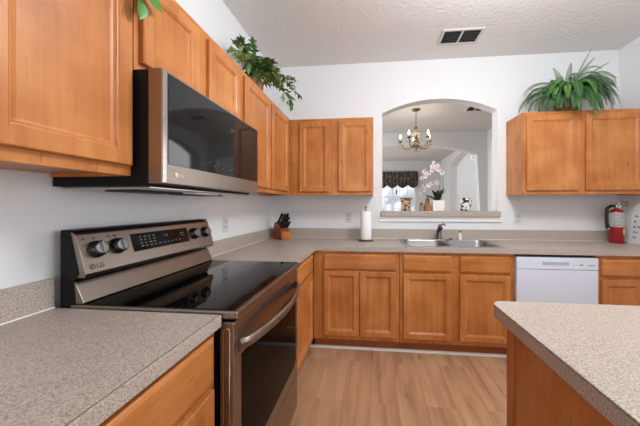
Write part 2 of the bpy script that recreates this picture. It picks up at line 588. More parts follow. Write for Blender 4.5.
def window(name, x0, x1, z0, z1, y, nx, nz, label):
    r = bpy.data.objects.new(name, None); COL.objects.link(r)
    r.location = ((x0 + x1) / 2, y, z0); r['_o'] = tuple(r.location); struct(r)
    m = MB(); f = 0.045
    m.box(x0, x1, y + 0.02, y + 0.09, z0, z0 + f).box(x0, x1, y + 0.02, y + 0.09, z1 - f, z1)
    m.box(x0, x0 + f, y + 0.02, y + 0.09, z0 + f, z1 - f).box(x1 - f, x1, y + 0.02, y + 0.09, z0 + f, z1 - f)
    for i in range(1, nx):
        c = x0 + (x1 - x0) * i / nx; w = 0.03 if i * 2 == nx else 0.011
        m.box(c - w, c + w, y + 0.03, y + 0.08, z0 + f, z1 - f)
    for i in range(1, nz):
        c = z0 + (z1 - z0) * i / nz; w = 0.03 if i * 2 == nz else 0.011
        m.box(x0 + f, x1 - f, y + 0.032, y + 0.078, c - w, c + w)
    m.build('window_frame', TRIM, r)
    MB().box(x0 + f, x1 - f, y + 0.05, y + 0.056, z0 + f, z1 - f).build('glass_pane', PANE, r)
    return r


window('window_1', WX0, WX1, WZ0, WZ1, 6.6, 6, 4, '')
window('window_2', 4.86, 5.13, 2.98, 3.45, FY, 1, 1, '')
window('window_3', 5.13, 5.27, 0.3, 2.16, FY, 1, 1, '')

# opening apron moulding and ledge
ap = MB().box(1.19, 2.46, -0.018, 0.0, 1.095, 1.148, 0.004).box(1.21, 2.44, -0.026, -0.0, 1.128, 1.148, 0.004)
struct(ap.build('trim_1', TRIM))
led = MB().box(1.2195, 2.435, -0.045, 0.0, 1.149, 1.207, 0.005).box(1.234, 2.417, -0.001, 0.131, 1.149, 1.207).box(1.2195, 2.435, 0.131, 0.19, 1.149, 1.207, 0.005)
lo = led.build('pass_through_ledge', LAM)
tag(lo, 'speckled grey laminate ledge along the bottom of the arched opening', 'ledge')

# white quarter round along the toe kicks
qr = MB()
qp = [(-0.548, 0.0), (-0.548 - 0.018, 0.0)] + [(-0.548 - 0.018 * math.cos(t), 0.019 * math.sin(t)) for t in (0.4, 0.8, 1.2)] + [(-0.548, 0.019)]
qr.prism(qp, 'x', 0.55, 2.275)
struct(qr.build('trim_2', TRIM))


# ---------------------------------------------------------------- cabinet building blocks
def door_mb(face, a0, a1, z0, z1, out, t=0.02, stile=0.056, raised=True):
    """framed door on plane: face 'x' (facing +x) or 'y' (facing -y) at coordinate out; a = along-wall coordinate"""
    m = MB()

    def V(a, d, z):
        return (out + d, a, z) if face == 'x' else (a, out - d, z)

    def ring(i, d):
        return [V(a0 + i, d, z0 + i), V(a1 - i, d, z0 + i), V(a1 - i, d, z1 - i), V(a0 + i, d, z1 - i)]
    bm = m.bm
    prof = [(0, 0), (0, t - 0.003), (0.003, t), (stile - 0.010, t), (stile - 0.006, t - 0.003), (stile - 0.002, t - 0.004), (stile + 0.004, t - 0.010)]
    if raised:
        prof += [(stile + 0.010, t - 0.010), (stile + 0.030, t - 0.005), (stile + 0.032, t - 0.004)]
    else:
        prof += [(stile + 0.012, t - 0.012)]
    rings = [[bm.verts.new(p) for p in ring(i, d)] for i, d in prof]
    bm.faces.new(rings[0])
    for A, B in zip(rings, rings[1:]):
        for k in range(4):
            bm.faces.new([A[k], A[(k + 1) % 4], B[(k + 1) % 4], B[k]])
    bm.faces.new(rings[-1])
    bmesh.ops.recalc_face_normals(bm, faces=bm.faces)
    return m


def slab_mb(face, a0, a1, z0, z1, out, t=0.02):
    m = MB(); bm = m.bm

    def V(a, d, z):
        return (out + d, a, z) if face == 'x' else (a, out - d, z)
    prof = [(0, 0), (0, t - 0.007), (0.004, t - 0.003), (0.012, t)]
    rings = [[bm.verts.new(V(a, d, z)) for a, z in ((a0 + i, z0 + i), (a1 - i, z0 + i), (a1 - i, z1 - i), (a0 + i, z1 - i))] for i, d in prof]
    bm.faces.new(rings[0])
    for A, B in zip(rings, rings[1:]):
        for k in range(4):
            bm.faces.new([A[k], A[(k + 1) % 4], B[(k + 1) % 4], B[k]])
    bm.faces.new(rings[-1])
    bmesh.ops.recalc_face_normals(bm, faces=bm.faces)
    return m


G = 0.001   # gap between neighbours
BASE_Z, TOE = 0.875, 0.105


def base_cab(face, a0, a1, label, doors, drawers, open_top=False, dz=(0.145, 0.703), wz=(0.715, 0.848), depth=0.61, group=None):
    c = ((0.3, (a0 + a1) / 2, 0) if face == 'x' else ((a0 + a1) / 2, -0.3, 0))
    r = thing('base_cabinet', label, 'cabinet', c, group)
    m = MB(); t = MB(); fr = MB()
    if face == 'x':
        m.box(0.002, depth - 0.02, a0 + G, a1 - G, TOE, BASE_Z)
        t.box(0.002, depth - 0.075, a0 + G, a1 - G, 0.001, TOE - 0.0005)
        fr.box(depth - 0.0198, depth, a0 + G, a1 - G, TOE, BASE_Z, 0.0015)
    else:
        if open_top:
            m.box(a0 + G, a0 + 0.018, -depth + 0.02, -0.002, TOE, BASE_Z).box(a1 - 0.018, a1 - G, -depth + 0.02, -0.002, TOE, BASE_Z)
            m.box(a0 + 0.018, a1 - 0.018, -depth + 0.02, -0.002, TOE, TOE + 0.018).box(a0 + 0.018, a1 - 0.018, -0.014, -0.002, TOE + 0.018, BASE_Z)
        else:
            m.box(a0 + G, a1 - G, -depth + 0.02, -0.002, TOE, BASE_Z)
        t.box(a0 + G, a1 - G, -depth + 0.0635, -0.002, 0.001, TOE - 0.0005)
        fr.box(a0 + G, a1 - G, -depth, -depth + 0.0198, TOE, BASE_Z, 0.0015)
    m.build('carcass', W['z'], r)
    t.build('toe_kick', W_DARK, r)
    fr.build('face_frame', W['z'], r)
    out = depth if face == 'x' else -depth
    for d0, d1 in doors:
        door_mb(face, d0, d1, dz[0], dz[1], out, stile=0.050, raised=False).build('door', W['z'], r)
    for d0, d1 in drawers:
        slab_mb(face, d0, d1, wz[0], wz[1], out).build('drawer', W['y' if face == 'x' else 'x'], r)
    return r


def wall_cab(face, a0, a1, z0, z1, label, doors, depth=0.305, ends=(), group=None):
    c = ((depth / 2, (a0 + a1) / 2, z0) if face == 'x' else ((a0 + a1) / 2, -depth / 2, z0))
    r = thing('wall_cabinet', label, 'cabinet', c, group)
    m = MB(); fr = MB()
    if face == 'x':
        m.box(0.002, depth - 0.02, a0 + G, a1 - G, z0 + 0.012, z1)
        fr.box(depth - 0.0198, depth, a0 + G, a1 - G, z0, z1, 0.0015)
        m.box(0.002, depth - 0.02, a0 + G, a0 + 0.014, z0, z0 + 0.012).box(0.002, depth - 0.02, a1 - 0.014, a1 - G, z0, z0 + 0.012)
    else:
        m.box(a0 + G, a1 - G, -depth + 0.02, -0.002, z0 + 0.012, z1)
        fr.box(a0 + G, a1 - G, -depth, -depth + 0.0198, z0, z1, 0.0015)
        m.box(a0 + G, a0 + 0.014, -depth + 0.02, -0.002, z0, z0 + 0.012).box(a1 - 0.014, a1 - G, -depth + 0.02, -0.002, z0, z0 + 0.012)
    m.build('carcass', W['z'], r)
    fr.build('face_frame', W['z'], r)
    out = depth if face == 'x' else -depth
    for d0, d1 in doors:
        door_mb(face, d0, d1, z0 + 0.034, z1 - 0.034, out, raised=False).build('door', W['z'], r)
    return r


RY0, RY1 = -2.090, -1.326       # the range
UZ0, UZ1 = 1.370, 2.126
# base cabinets
base_cab('x', -3.30, RY0 - 0.004, 'maple base cabinet at lower left, before the near side of the range', [(-2.50, -2.122), (-2.93, -2.53)], [(-2.50, -2.122), (-2.93, -2.53)], dz=(0.145, 0.69), wz=(0.712, 0.856))
base_cab('x', RY1 + 0.004, -0.632, 'narrow maple base cabinet facing the aisle between range and sink run corner', [(-1.28, -0.70)], [(-1.28, -0.70)])
base_cab('y', 0.612, 1.353, 'maple base cabinet under the knife block end, one wide drawer over two doors', [(0.704, 1.010), (1.018, 1.322)], [(0.704, 1.322)])
base_cab('y', 1.355, 2.277, 'maple sink base cabinet left of the white dishwasher', [(1.386, 1.778), (1.846, 2.240)], [(1.386, 1.778), (1.846, 2.240)], dz=(0.145, 0.692), open_top=True)
base_cab('y', 2.889, 3.562, 'maple base cabinet right of the white dishwasher, below the fire extinguisher', [(2.922, 3.21), (3.24, 3.53)], [(2.922, 3.53)], dz=(0.145, 0.680), wz=(0.712, 0.842))
# wall cabinets
wall_cab('x', -2.88, RY0 + 0.012, UZ0, UZ1, 'large maple wall cabinet at upper left, in front of the microwave', [(-2.455, -2.098), (-2.85, -2.49)])
MWZ1 = 1.737
wall_cab('x', RY0 + 0.014, RY1, MWZ1, UZ1, 'short maple wall cabinet mounted directly above the microwave', [(-2.056, -1.745), (-1.672, -1.356)])
wall_cab('x', RY1 + 0.002, -0.328, UZ0, UZ1, 'maple wall cabinet on left wall between microwave and corner, leafy plant on top', [(-1.292, -0.866), (-0.822, -0.40)])
wall_cab('y', 0.004, 1.136, UZ0, UZ1, 'maple two-door wall cabinet above knife block and paper towels', [(0.405, 0.709), (0.795, 1.112)])
wall_cab('y', 2.502, 3.562, UZ0, UZ1, 'maple two-door wall cabinet under the big fern', [(2.530, 2.960), (3.030, 3.50)])

# ---------------------------------------------------------------- island
r = thing('kitchen_island', 'maple kitchen island cabinet under the rounded counter at lower right', 'island', (2.3, -2.6, 0))
box('carcass', W['z'], r, 1.616, 3.05, -3.6, -1.952, TOE, 0.868)
box('toe_kick', W_DARK, r, 1.66, 3.00, -3.55, -2.0, 0.001, TOE - 0.0005)
box('side_panel', W['z'], r, 1.598, 1.6155, -3.6, -1.972, 0.004, 0.868, bev=0.001)
box('corner_stile', W['z'], r, 1.592, 1.6155, -1.970, -1.930, 0.004, 0.868, bev=0.002)
box('back_panel', W['x'], r, 1.617, 3.05, -1.951, -1.934, 0.004, 0.868, bev=0.001)


def rounded(x0, x1, y0, y1, rad, n=6):
    pts = []
    for cx, cy, a in ((x1 - rad, y1 - rad, 0), (x0 + rad, y1 - rad, 90), (x0 + rad, y0 + rad, 180), (x1 - rad, y0 + rad, 270)):
        for i in range(n + 1):
            t = math.radians(a + 90 * i / n)
            pts.append((cx + rad * math.cos(t), cy + rad * math.sin(t)))
    return pts


isl = MB()
isl.prism(rounded(1.560, 3.12, -3.7, -1.870, 0.045), 'z', 0.8695, 0.9145, 0.003)
ct = isl.build('island_countertop', LAM)
tag(ct, 'speckled laminate island countertop with rounded corner, at lower right', 'countertop')
e = MB(); q = rounded(1.5588, 3.1212, -3.7012, -1.8688, 0.046)
e.prism(q, 'z', 0.9105, 0.9118)
e.build('edge_seam', LAM_EDGE, ct)

# ---------------------------------------------------------------- countertops
CT0, CT1 = 0.8755, 0.914


def counter(name, label, solid, edges):
    o = solid.build(name, LAM)
    tag(o, label, 'countertop')
    return o


m = MB().box(0.002, 0.635, -3.32, RY0 - 0.0035, CT0, CT1, 0.002)
c1 = counter('countertop', 'speckled laminate countertop at lower left, near side of the range', m, None)
MB().box(0.002, 0.022, -3.32, RY0 - 0.0035, CT1 + 0.0003, 1.016, 0.002).build('backsplash', LAM, c1)
MB().box(0.0222, 0.026, -3.32, RY0 - 0.004, CT1 + 0.0002, CT1 + 0.004).build('caulk_line', TRIM, c1)
MB().box(0.6270, 0.6292, -3.32, RY0 - 0.0045, CT1 - 0.0005, CT1 + 0.0003).build('edge_seam', LAM_EDGE, c1)

SX0, SX1, SY0, SY1 = 1.415, 2.225, -0.575, -0.075     # sink cut-out
xs = [0.002, 0.635, SX0, SX1, 3.562]
ys = [RY1 + 0.0035, -0.635, SY0, SY1, -0.002]
bm = bmesh.new()
filled = set()
for i in range(4):
    for j in range(4):
        if j == 0 and i > 0:
            continue
        if i == 2 and j == 2:
            continue
        filled.add((i, j))
vt = {}


def gv(i, j, z):
    k = (i, j, z)
    if k not in vt:
        vt[k] = bm.verts.new((xs[i], ys[j], z))
    return vt[k]


for i, j in filled:
    for z in (CT0, CT1):
        bm.faces.new([gv(i, j, z), gv(i + 1, j, z), gv(i + 1, j + 1, z), gv(i, j + 1, z)])
    for di, dj, e0, e1 in ((-1, 0, (0, 0), (0, 1)), (1, 0, (1, 0), (1, 1)), (0, -1, (0, 0), (1, 0)), (0, 1, (0, 1), (1, 1))):
        if (i + di, j + dj) not in filled:
            a, b = (i + e0[0], j + e0[1]), (i + e1[0], j + e1[1])
            bm.faces.new([gv(*a, CT0), gv(*b, CT0), gv(*b, CT1), gv(*a, CT1)])
bmesh.ops.recalc_face_normals(bm, faces=bm.faces)
m = MB(); m.bm.free(); m.bm = bm
c2 = counter('countertop', 'speckled laminate corner countertop holding the sink and knife block', m, None)
MB().box(0.002, 0.022, RY1 + 0.0035, -0.0225, CT1 + 0.0003, 1.016, 0.002).box(0.002, 3.562, -0.022, -0.002, CT1 + 0.0003, 1.016, 0.002).build('backsplash', LAM, c2)
MB().box(0.0222, 0.0255, RY1 + 0.004, -0.0255, CT1 + 0.0002, CT1 + 0.0035).box(0.0222, 3.56, -0.0255, -0.0222, CT1 + 0.0002, CT1 + 0.0035).build('caulk_line', TRIM, c2)

# ---------------------------------------------------------------- range
r = thing('electric_range', 'dark stainless electric range with black glass cooktop on the left wall', 'range', (0.35, (RY0 + RY1) / 2, 0))
box('body', BLACK, r, 0.01, 0.618, RY0 + 0.003, RY1 - 0.003, 0.04, 0.895)
box('cooktop_frame', STEEL, r, 0.075, 0.688, RY0 + 0.001, RY1 - 0.001, 0.897, 0.9245, bev=0.006)
box('cooktop_glass', BLACKG, r, 0.10, 0.672, RY0 + 0.009, RY1 - 0.009, 0.9235, 0.9262, bev=0.001)
ringm = simple('burner_ring', (38, 38, 40), 0.2)
for bx, by, br_ in ((0.25, -1.90, 0.085), (0.25, -1.52, 0.085), (0.50, -1.90, 0.11), (0.50, -1.52, 0.10)):
    rg = MB()
    n = 40
    for k in range(n):
        a, b = 2 * PI * k / n, 2 * PI * (k + 1) / n
        rg.face([(bx + rr * math.cos(t), by + rr * math.sin(t), 0.9264) for rr, t in ((br_ - 0.0015, a), (br_, a), (br_, b), (br_ - 0.0015, b))])
    rg.build('burner_ring', ringm, r)
# cooktop corner screws
for yy in (RY0 + 0.0005,):
    MB().lathe([(0.005, 0.0), (0.005, 0.002), (0.003, 0.003)], (0.668, yy, 0.911), 12, 'y').build('corner_screw', STEEL_L, r)
# backguard
bgp = [(0.036, 0.905), (0.098, 0.905), (0.088, 1.005), (0.110, 1.030), (0.075, 1.172), (0.066, 1.178), (0.036, 1.178)]
MB().prism(bgp, 'y', RY0 + 0.002, RY0 + 0.012, 0.002).build('end_cap', BLACK, r)
MB().prism(bgp, 'y', RY1 - 0.012, RY1 - 0.002, 0.002).build('end_cap', BLACK, r)
MB().prism([(0.037, 0.927), (0.085, 0.927), (0.075, 1.0), (0.095, 1.03), (0.065, 1.170), (0.037, 1.177)], 'y', RY0 + 0.013, RY1 - 0.013).build('backguard', BLACK, r)
# lower splash panel and upper control panel as slightly thick sheets
pan = MB().prism([(0.086, 0.927), (0.122, 0.927), (0.126, 0.931), (0.092, 1.000), (0.078, 1.004)], 'y', RY0 + 0.004, RY1 - 0.004, 0.0015)
pan.build('splash_panel', STEEL, r)
cp0, cp1 = Vector((0.134, 0, 1.030)), Vector((0.093, 0, 1.166))     # control face bottom and top
MB().prism([(0.100, 1.018), (0.128, 1.016), (cp0.x, cp0.z), (cp1.x, cp1.z), (0.086, 1.174), (0.060, 1.176)], 'y', RY0 + 0.004, RY1 - 0.004, 0.0015).build('control_panel', STEEL, r)
box('top_cap', BLACK, r, 0.034, 0.088, RY0 + 0.004, RY1 - 0.004, 1.1775, 1.1835, bev=0.002)
cu_ = (cp1 - cp0).normalized()                    # up along the face
cn = Vector((cu_.z, 0, -cu_.x))                   # face normal (towards +x, up)
CROT = Matrix(((0, cu_.x, cn.x), (1, 0, 0), (0, cu_.z, cn.z))).to_euler()   # local x -> +y, y -> up face, z -> normal


def onface(s, y, d=0.0):
    return cp0 + cu_ * s + cn * d + Vector((0, y, 0))


def oriented(o, loc, parent):
    o.rotation_euler = CROT
    o.location = loc - Vector(parent['_o'])


def facebox(name, mat, y0, y1, s0, s1, d0, d1, parent, bev=0.0):
    m = MB().box(-(y1 - y0) / 2, (y1 - y0) / 2, -(s1 - s0) / 2, (s1 - s0) / 2, d0, d1, bev)
    o = m.build(name, mat, None, (0, 0, 0))
    o.parent = parent
    oriented(o, onface((s0 + s1) / 2, (y0 + y1) / 2), parent)
    return o


dsp = facebox('display', BLACKG, -1.880, -1.538, 0.045, 0.122, 0.0005, 0.003, r, 0.001)
dsp['_o'] = tuple(onface(0.0835, -1.709))


def decal(name, mat, boxes, parent):
    m = MB()
    for (y0, y1, s0, s1) in boxes:
        m.box(y0, y1, s0, s1, 0.0, 0.0006)
    o = m.build(name, mat, None, (0, 0, 0))
    o.parent = parent
    return o


rnd = random.Random(3)
marks = []
for row, s in enumerate((0.019, 0.006, -0.008, -0.022)):
    for k in range(4):
        y = -0.135 + k * 0.024
        marks.append((y, y + rnd.uniform(0.008, 0.015), s, s + 0.004))
for k in range(6):
    y = -0.035 + k * 0.026
    marks.append((y, y + 0.011, -0.020, -0.017))
for y in (0.115, 0.130):
    marks += [(y, y + 0.01, 0.012, 0.016), (y, y + 0.008, 0.0, 0.004)]
d = decal('display_print', DISP, marks, dsp); d.location = (0, 0, 0.0032)
t = text('12:00', 'clock_digits', 0.016, simple('clock_print', (104, 108, 112), 0.4), r, onface(0.092, -1.715, 0.0035), CROT, 0.0002)
# knobs
for y in (-2.030, -1.948, -1.487, -1.387):
    kn = MB()
    kn.lathe([(0.0315, 0.0005), (0.0315, 0.006), (0.029, 0.010), (0.027, 0.024), (0.022, 0.026)], (0, 0, 0), 28)
    o = kn.build('knob', KNOBM, None, (0, 0, 0)); o.parent = r
    oriented(o, onface(0.082, y, 0.0), r)
    f_ = MB().lathe([(0.023, 0.0262), (0.023, 0.0285), (0.020, 0.030)], (0, 0, 0), 28)
    f_.box(-0.003, 0.003, -0.022, 0.022, 0.0262, 0.036, 0.001)
    fo = f_.build('knob_cap', KCAP, None, (0, 0, 0)); fo.parent = o
    mk_ = []
    for a in range(10):
        an = a * 0.52 - 0.6
        mk_.append((0.038 * math.cos(an) - 0.001, 0.038 * math.cos(an) + 0.001, 0.038 * math.sin(an) - 0.001, 0.038 * math.sin(an) + 0.001))
    pr = decal('dial_print', LETTER, mk_, o); pr.location = (0, 0, 0.0006)
LG = MB().lathe([(0.0098, 0.0002), (0.0098, 0.0012)], (0, 0, 0), 28).build('emblem', LETTER, None, (0, 0, 0)); LG.parent = r
oriented(LG, onface(0.022, -2.058), r)
em = MB().box(-0.0008, 0.0008, -0.005, 0.005, 0.0012, 0.0018).box(-0.0008, 0.005, -0.005, -0.0035, 0.0012, 0.0018).box(-0.0055, -0.0035, 0.002, 0.004, 0.0012, 0.0018)
eo = em.build('emblem_face', STEEL_L, None, (0, 0, 0)); eo.parent = LG
text('LG', 'lettering', 0.023, LETTER, r, onface(0.0135, -2.044, 0.0006), CROT, 0.0003, 0.0006)
for yy in (-2.066, -2.030, -1.975, -1.948):
    facebox('burner_icon', LETTER, yy - 0.005, yy + 0.005, 0.121, 0.129, 0.0005, 0.0012, r)
# oven door
DX = 0.672
dr = box('oven_door', STEEL, r, 0.622, DX, RY0 + 0.006, RY1 - 0.006, 0.262, 0.886, bev=0.004)
box('door_glass', OVENGLASS, dr, DX - 0.002, DX + 0.0015, RY0 + 0.058, RY1 - 0.05, 0.335, 0.757, bev=0.001)
# long oval groove on the door's side
gp = [(0.646 + 0.011 * math.cos(t), 0.855 + 0.011 * math.sin(t)) for t in [i * PI / 8 for i in range(9)]] + [(0.646 + 0.011 * math.cos(t), 0.530 + 0.011 * math.sin(t)) for t in [PI + i * PI / 8 for i in range(9)]]
tr_ = MB(); tr_.tube([(x, RY0 + 0.006, z) for x, z in gp] + [(gp[0][0], RY0 + 0.006, gp[0][1])], 0.0025, 6)
tr_.build('side_groove', STEEL_L, dr)
vs_ = MB()
for k in range(9):
    y = -1.86 + k * 0.042
    vs_.box(DX - 0.001, DX + 0.0012, y, y + 0.032, 0.842, 0.846).box(DX - 0.001, DX + 0.0012, y, y + 0.032, 0.852, 0.856)
vs_.build('vent_slots', SLOT, dr)
# arched bar handle, a flattened bow
hb = MB(); bm = hb.bm
n = 20; prev = None
for i in range(n + 1):
    u = i / n; y = RY0 + 0.030 + (RY1 - RY0 - 0.060) * u
    bow = math.sin(PI * u) ** 0.7
    x = DX + 0.004 + 0.056 * bow
    hh = 0.021
    z = 0.797
    th = 0.012
    sec = [(x, y, z - hh), (x + th * 0.8, y, z - hh * 0.7), (x + th, y, z), (x + th * 0.8, y, z + hh * 0.7), (x, y, z + hh), (x - th * 0.3, y, z)]
    ring = [bm.verts.new(p) for p in sec]
    if prev:
        for k in range(6):
            f = bm.faces.new([prev[k], prev[(k + 1) % 6], ring[(k + 1) % 6], ring[k]]); f.smooth = True
    else:
        bm.faces.new(ring)
    prev = ring
bm.faces.new(list(reversed(prev)))
bmesh.ops.recalc_face_normals(bm, faces=bm.faces)
hb.build('door_handle', STEEL, dr)
sd = box('storage_drawer', STEEL, r, 0.622, DX - 0.002, RY0 + 0.006, RY1 - 0.006, 0.055, 0.254, bev=0.004)
for yy in (RY0 + 0.06, RY1 - 0.06):
    for xx in (0.08, 0.56):
        MB().lathe([(0.018, 0.0005), (0.018, 0.012), (0.010, 0.014), (0.010, 0.042)], (xx, yy, 0), 12).build('foot', BLACK, r)

# ---------------------------------------------------------------- microwave
MZ0 = 1.345
r = thing('microwave', 'dark stainless over-range microwave with smoked glass door above the cooktop', 'microwave', (0.2, (RY0 + RY1) / 2, MZ0))
box('housing', BLACK, r, 0.004, 0.368, RY0 + 0.003, RY1 - 0.003, MZ0 - 0.008, MWZ1 - 0.004, bev=0.003)
dm = box('door', STEEL, r, 0.370, 0.421, RY0 + 0.002, RY1 - 0.002, MZ0, MWZ1 - 0.003, bev=0.003)
box('door_glass', DARKGLASS, dm, 0.419, 0.4225, RY0 + 0.028, RY1 - 0.012, 1.413, MWZ1 - 0.010, bev=0.001)
MB().box(0.4206, 0.4226, RY0 + 0.003, RY0 + 0.020, MZ0 + 0.004, MWZ1 - 0.006).build('edge_trim', STEEL_L, dm)
MB().box(0.4226, 0.4229, -1.3935, -1.3925, 1.418, MWZ1 - 0.014).build('panel_line', SLOT, dm)
MROT = (PI / 2, 0, PI / 2)
ic = []
for k in range(9):
    ic.append((-1.86 + k * 0.034, 1.442 + 0.012 * (k % 2), 0.007))
for y, z, s in ic:
    MB().box(0.4225, 0.4229, y, y + s, z, z + s * 0.6).build('touch_icon', LETTER, dm)
lg = MB().lathe([(0.0085, 0), (0.0085, 0.0012)], (0.4212, -2.022, 1.380), 24, 'x').build('emblem', LETTER_L, dm)
text('LG', 'lettering', 0.019, LETTER_L, dm, (0.4214, -2.008, 1.3735), MROT, 0.0003, 0.0003)
ub = MB().box(0.02, 0.36, RY0 + 0.02, RY1 - 0.02, MZ0 - 0.016, MZ0 - 0.0085, 0.002)
ub.build('underside_plate', STEEL_L, r)
for y0 in (-1.99, -1.66):
    MB().box(0.10, 0.24, y0, y0 + 0.25, MZ0 - 0.022, MZ0 - 0.0165, 0.002).build('grease_filter', SLOT, r)
MB().box(0.28, 0.34, -1.80, -1.62, MZ0 - 0.024, MZ0 - 0.0165, 0.002).build('task_lamp_cover', PLASTIC, r)

# ---------------------------------------------------------------- dishwasher
DWX0, DWX1 = 2.281, 2.885
r = thing('dishwasher', 'white dishwasher built in under the counter right of the sink', 'dishwasher', ((DWX0 + DWX1) / 2, -0.3, 0))
box('tub', SLOT, r, DWX0 + 0.002, DWX1 - 0.002, -0.585, -0.01, 0.02, 0.868)
box('door', APPL, r, DWX0, DWX1, -0.640, -0.588, 0.115, 0.757, bev=0.004)
cpn = box('control_panel', APPL, r, DWX0, DWX1, -0.642, -0.588, 0.760, 0.852, bev=0.004)
box('toe_panel', APPL, r, DWX0 + 0.003, DWX1 - 0.003, -0.575, -0.560, 0.005, 0.11)
hd = MB().box(2.475, 2.672, -0.6432, -0.641, 0.793, 0.828, 0.001)
ho = hd.build('pocket_handle', APPL_D, cpn)
MB().box(2.48, 2.667, -0.648, -0.6434, 0.817, 0.826, 0.0015).build('grip_lip', APPL, ho)
bt = MB()
for x in (2.70, 2.722, 2.744):
    bt.lathe([(0.004, -0.0015), (0.004, 0.0)], (x, -0.642, 0.800), 10, 'y')
bt.build('button_dots', APPL_D, cpn)
MB().box(2.752, 2.772, -0.6432, -0.6418, 0.796, 0.804).build('indicator', LETTER, cpn)
MB().box(2.805, 2.826, -0.6432, -0.6418, 0.794, 0.799).box(2.830, 2.856, -0.6432, -0.6418, 0.794, 0.799).build('nameplate', LETTER, cpn)

# ---------------------------------------------------------------- sink, faucet, dispenser
r = thing('kitchen_sink', 'double bowl stainless steel sink set in the counter under the arched opening', 'sink', (1.82, -0.325, 0.914))


def rr(x0, x1, y0, y1, rad, n=6):
    return rounded(x0, x1, y0, y1, rad, n)


def loft(bm, loops, close=True):
    rings = [[bm.verts.new(p) for p in lp] for lp in loops]
    for A, B in zip(rings, rings[1:]):
        n = len(A)
        for k in range(n):
            f = bm.faces.new([A[k], A[(k + 1) % n], B[(k + 1) % n], B[k]]); f.smooth = True
    if close:
        bm.faces.new(rings[-1])
    return rings


B1 = (1.432, 1.812, -0.545, -0.150); B2 = (1.838, 2.208, -0.545, -0.150)
rim = MB(); bm = rim.bm
edges = []
zr = 0.9185
for lp in (rr(1.395, 2.245, -0.592, -0.055, 0.03), rr(*B1, 0.07), rr(*B2, 0.07)):
    vs = [bm.verts.new((x, y, zr)) for x, y in lp]
    edges += [bm.edges.new((vs[i], vs[(i + 1) % len(vs)])) for i in range(len(vs))]
bmesh.ops.triangle_fill(bm, edges=edges, use_beauty=True)
op_ = rr(1.395, 2.245, -0.592, -0.055, 0.03)
ot = rr(1.391, 2.249, -0.596, -0.051, 0.032)
A = [bm.verts.new((x, y, zr)) for x, y in op_]; B = [bm.verts.new((x, y, 0.9145)) for x, y in ot]
for k in range(len(A)):
    bm.faces.new([A[k], A[(k + 1) % len(A)], B[(k + 1) % len(A)], B[k]])
bmesh.ops.remove_doubles(bm, verts=bm.verts, dist=1e-5)
bmesh.ops.recalc_face_normals(bm, faces=bm.faces)
rim.build('rim', SINK, r)
for b in (B1, B2):
    m = MB()
    x0, x1, y0, y1 = b
    loft(m.bm, [[(x, y, zr) for x, y in rr(x0, x1, y0, y1, 0.07)],
                [(x, y, zr - 0.008) for x, y in rr(x0 + 0.004, x1 - 0.004, y0 + 0.004, y1 - 0.004, 0.07)],
                [(x, y, 0.77) for x, y in rr(x0 + 0.012, x1 - 0.012, y0 + 0.012, y1 - 0.012, 0.065)],
                [(x, y, 0.752) for x, y in rr(x0 + 0.030, x1 - 0.030, y0 + 0.030, y1 - 0.030, 0.055)]])
    bmesh.ops.recalc_face_normals(m.bm, faces=m.bm.faces)
    bo = m.build('bowl', SINK, r)
    MB().lathe([(0.042, 0.7525), (0.042, 0.755), (0.03, 0.754)], ((x0 + x1) / 2, (y0 + y1) / 2, 0), 20).build('drain', GUN, bo)

FX, FY_ = 1.805, -0.098
zs = 0.919
r = thing('faucet', 'brushed nickel single lever faucet behind the double sink', 'faucet', (FX, FY_, zs))
MB().prism([(FX + 0.11 * math.cos(t) * (1 if True else 1), FY_ + 0.028 * math.sin(t)) for t in [2 * PI * i / 28 for i in range(28)]], 'z', zs, zs + 0.007, 0.002).build('base_plate', CHROME, r)
MB().lathe([(0.030, 0.007), (0.027, 0.02), (0.024, 0.07), (0.026, 0.095), (0.020, 0.108), (0.0, 0.112)], (FX, FY_, zs), 20).build('body', GUN, r)
MB().tube([(FX, FY_, zs + 0.075), (FX - 0.012, FY_ - 0.05, zs + 0.125), (FX - 0.022, FY_ - 0.11, zs + 0.150), (FX - 0.028, FY_ - 0.165, zs + 0.150), (FX - 0.030, FY_ - 0.19, zs + 0.128)], [0.016, 0.015, 0.015, 0.017, 0.019], 12).build('spout', GUN, r)
MB().tube([(FX, FY_, zs + 0.105), (FX + 0.012, FY_ - 0.005, zs + 0.135), (FX + 0.028, FY_ - 0.015, zs + 0.158), (FX + 0.048, FY_ - 0.028, zs + 0.160), (FX + 0.054, FY_ - 0.034, zs + 0.142)], [0.010, 0.009, 0.008, 0.009, 0.007], 10).build('lever', GUN, r)
DXp, DYp = 2.012, -0.098
r = thing('soap_dispenser', 'small pump soap dispenser right of the faucet', 'soap dispenser', (DXp, DYp, zs))
MB().lathe([(0.020, 0.0), (0.020, 0.006), (0.0165, 0.010), (0.0165, 0.066), (0.012, 0.074)], (DXp, DYp, zs), 16).build('bottle', simple('white_soap', (226, 226, 222), 0.3), r)
MB().lathe([(0.009, 0.0742), (0.009, 0.090), (0.006, 0.093)], (DXp, DYp, zs), 12).tube([(DXp, DYp, zs + 0.088), (DXp, DYp - 0.03, zs + 0.091), (DXp, DYp - 0.042, zs + 0.083)], 0.005, 8).build('pump', GUN, r)
r = MB().lathe([(0.022, 0.0), (0.022, 0.006), (0.016, 0.012), (0.012, 0.016)], (1.92, -0.098, zs), 16).build('sink_cap', GUN)
tag(r, 'low round metal cap between faucet and soap dispenser', 'sink cap')

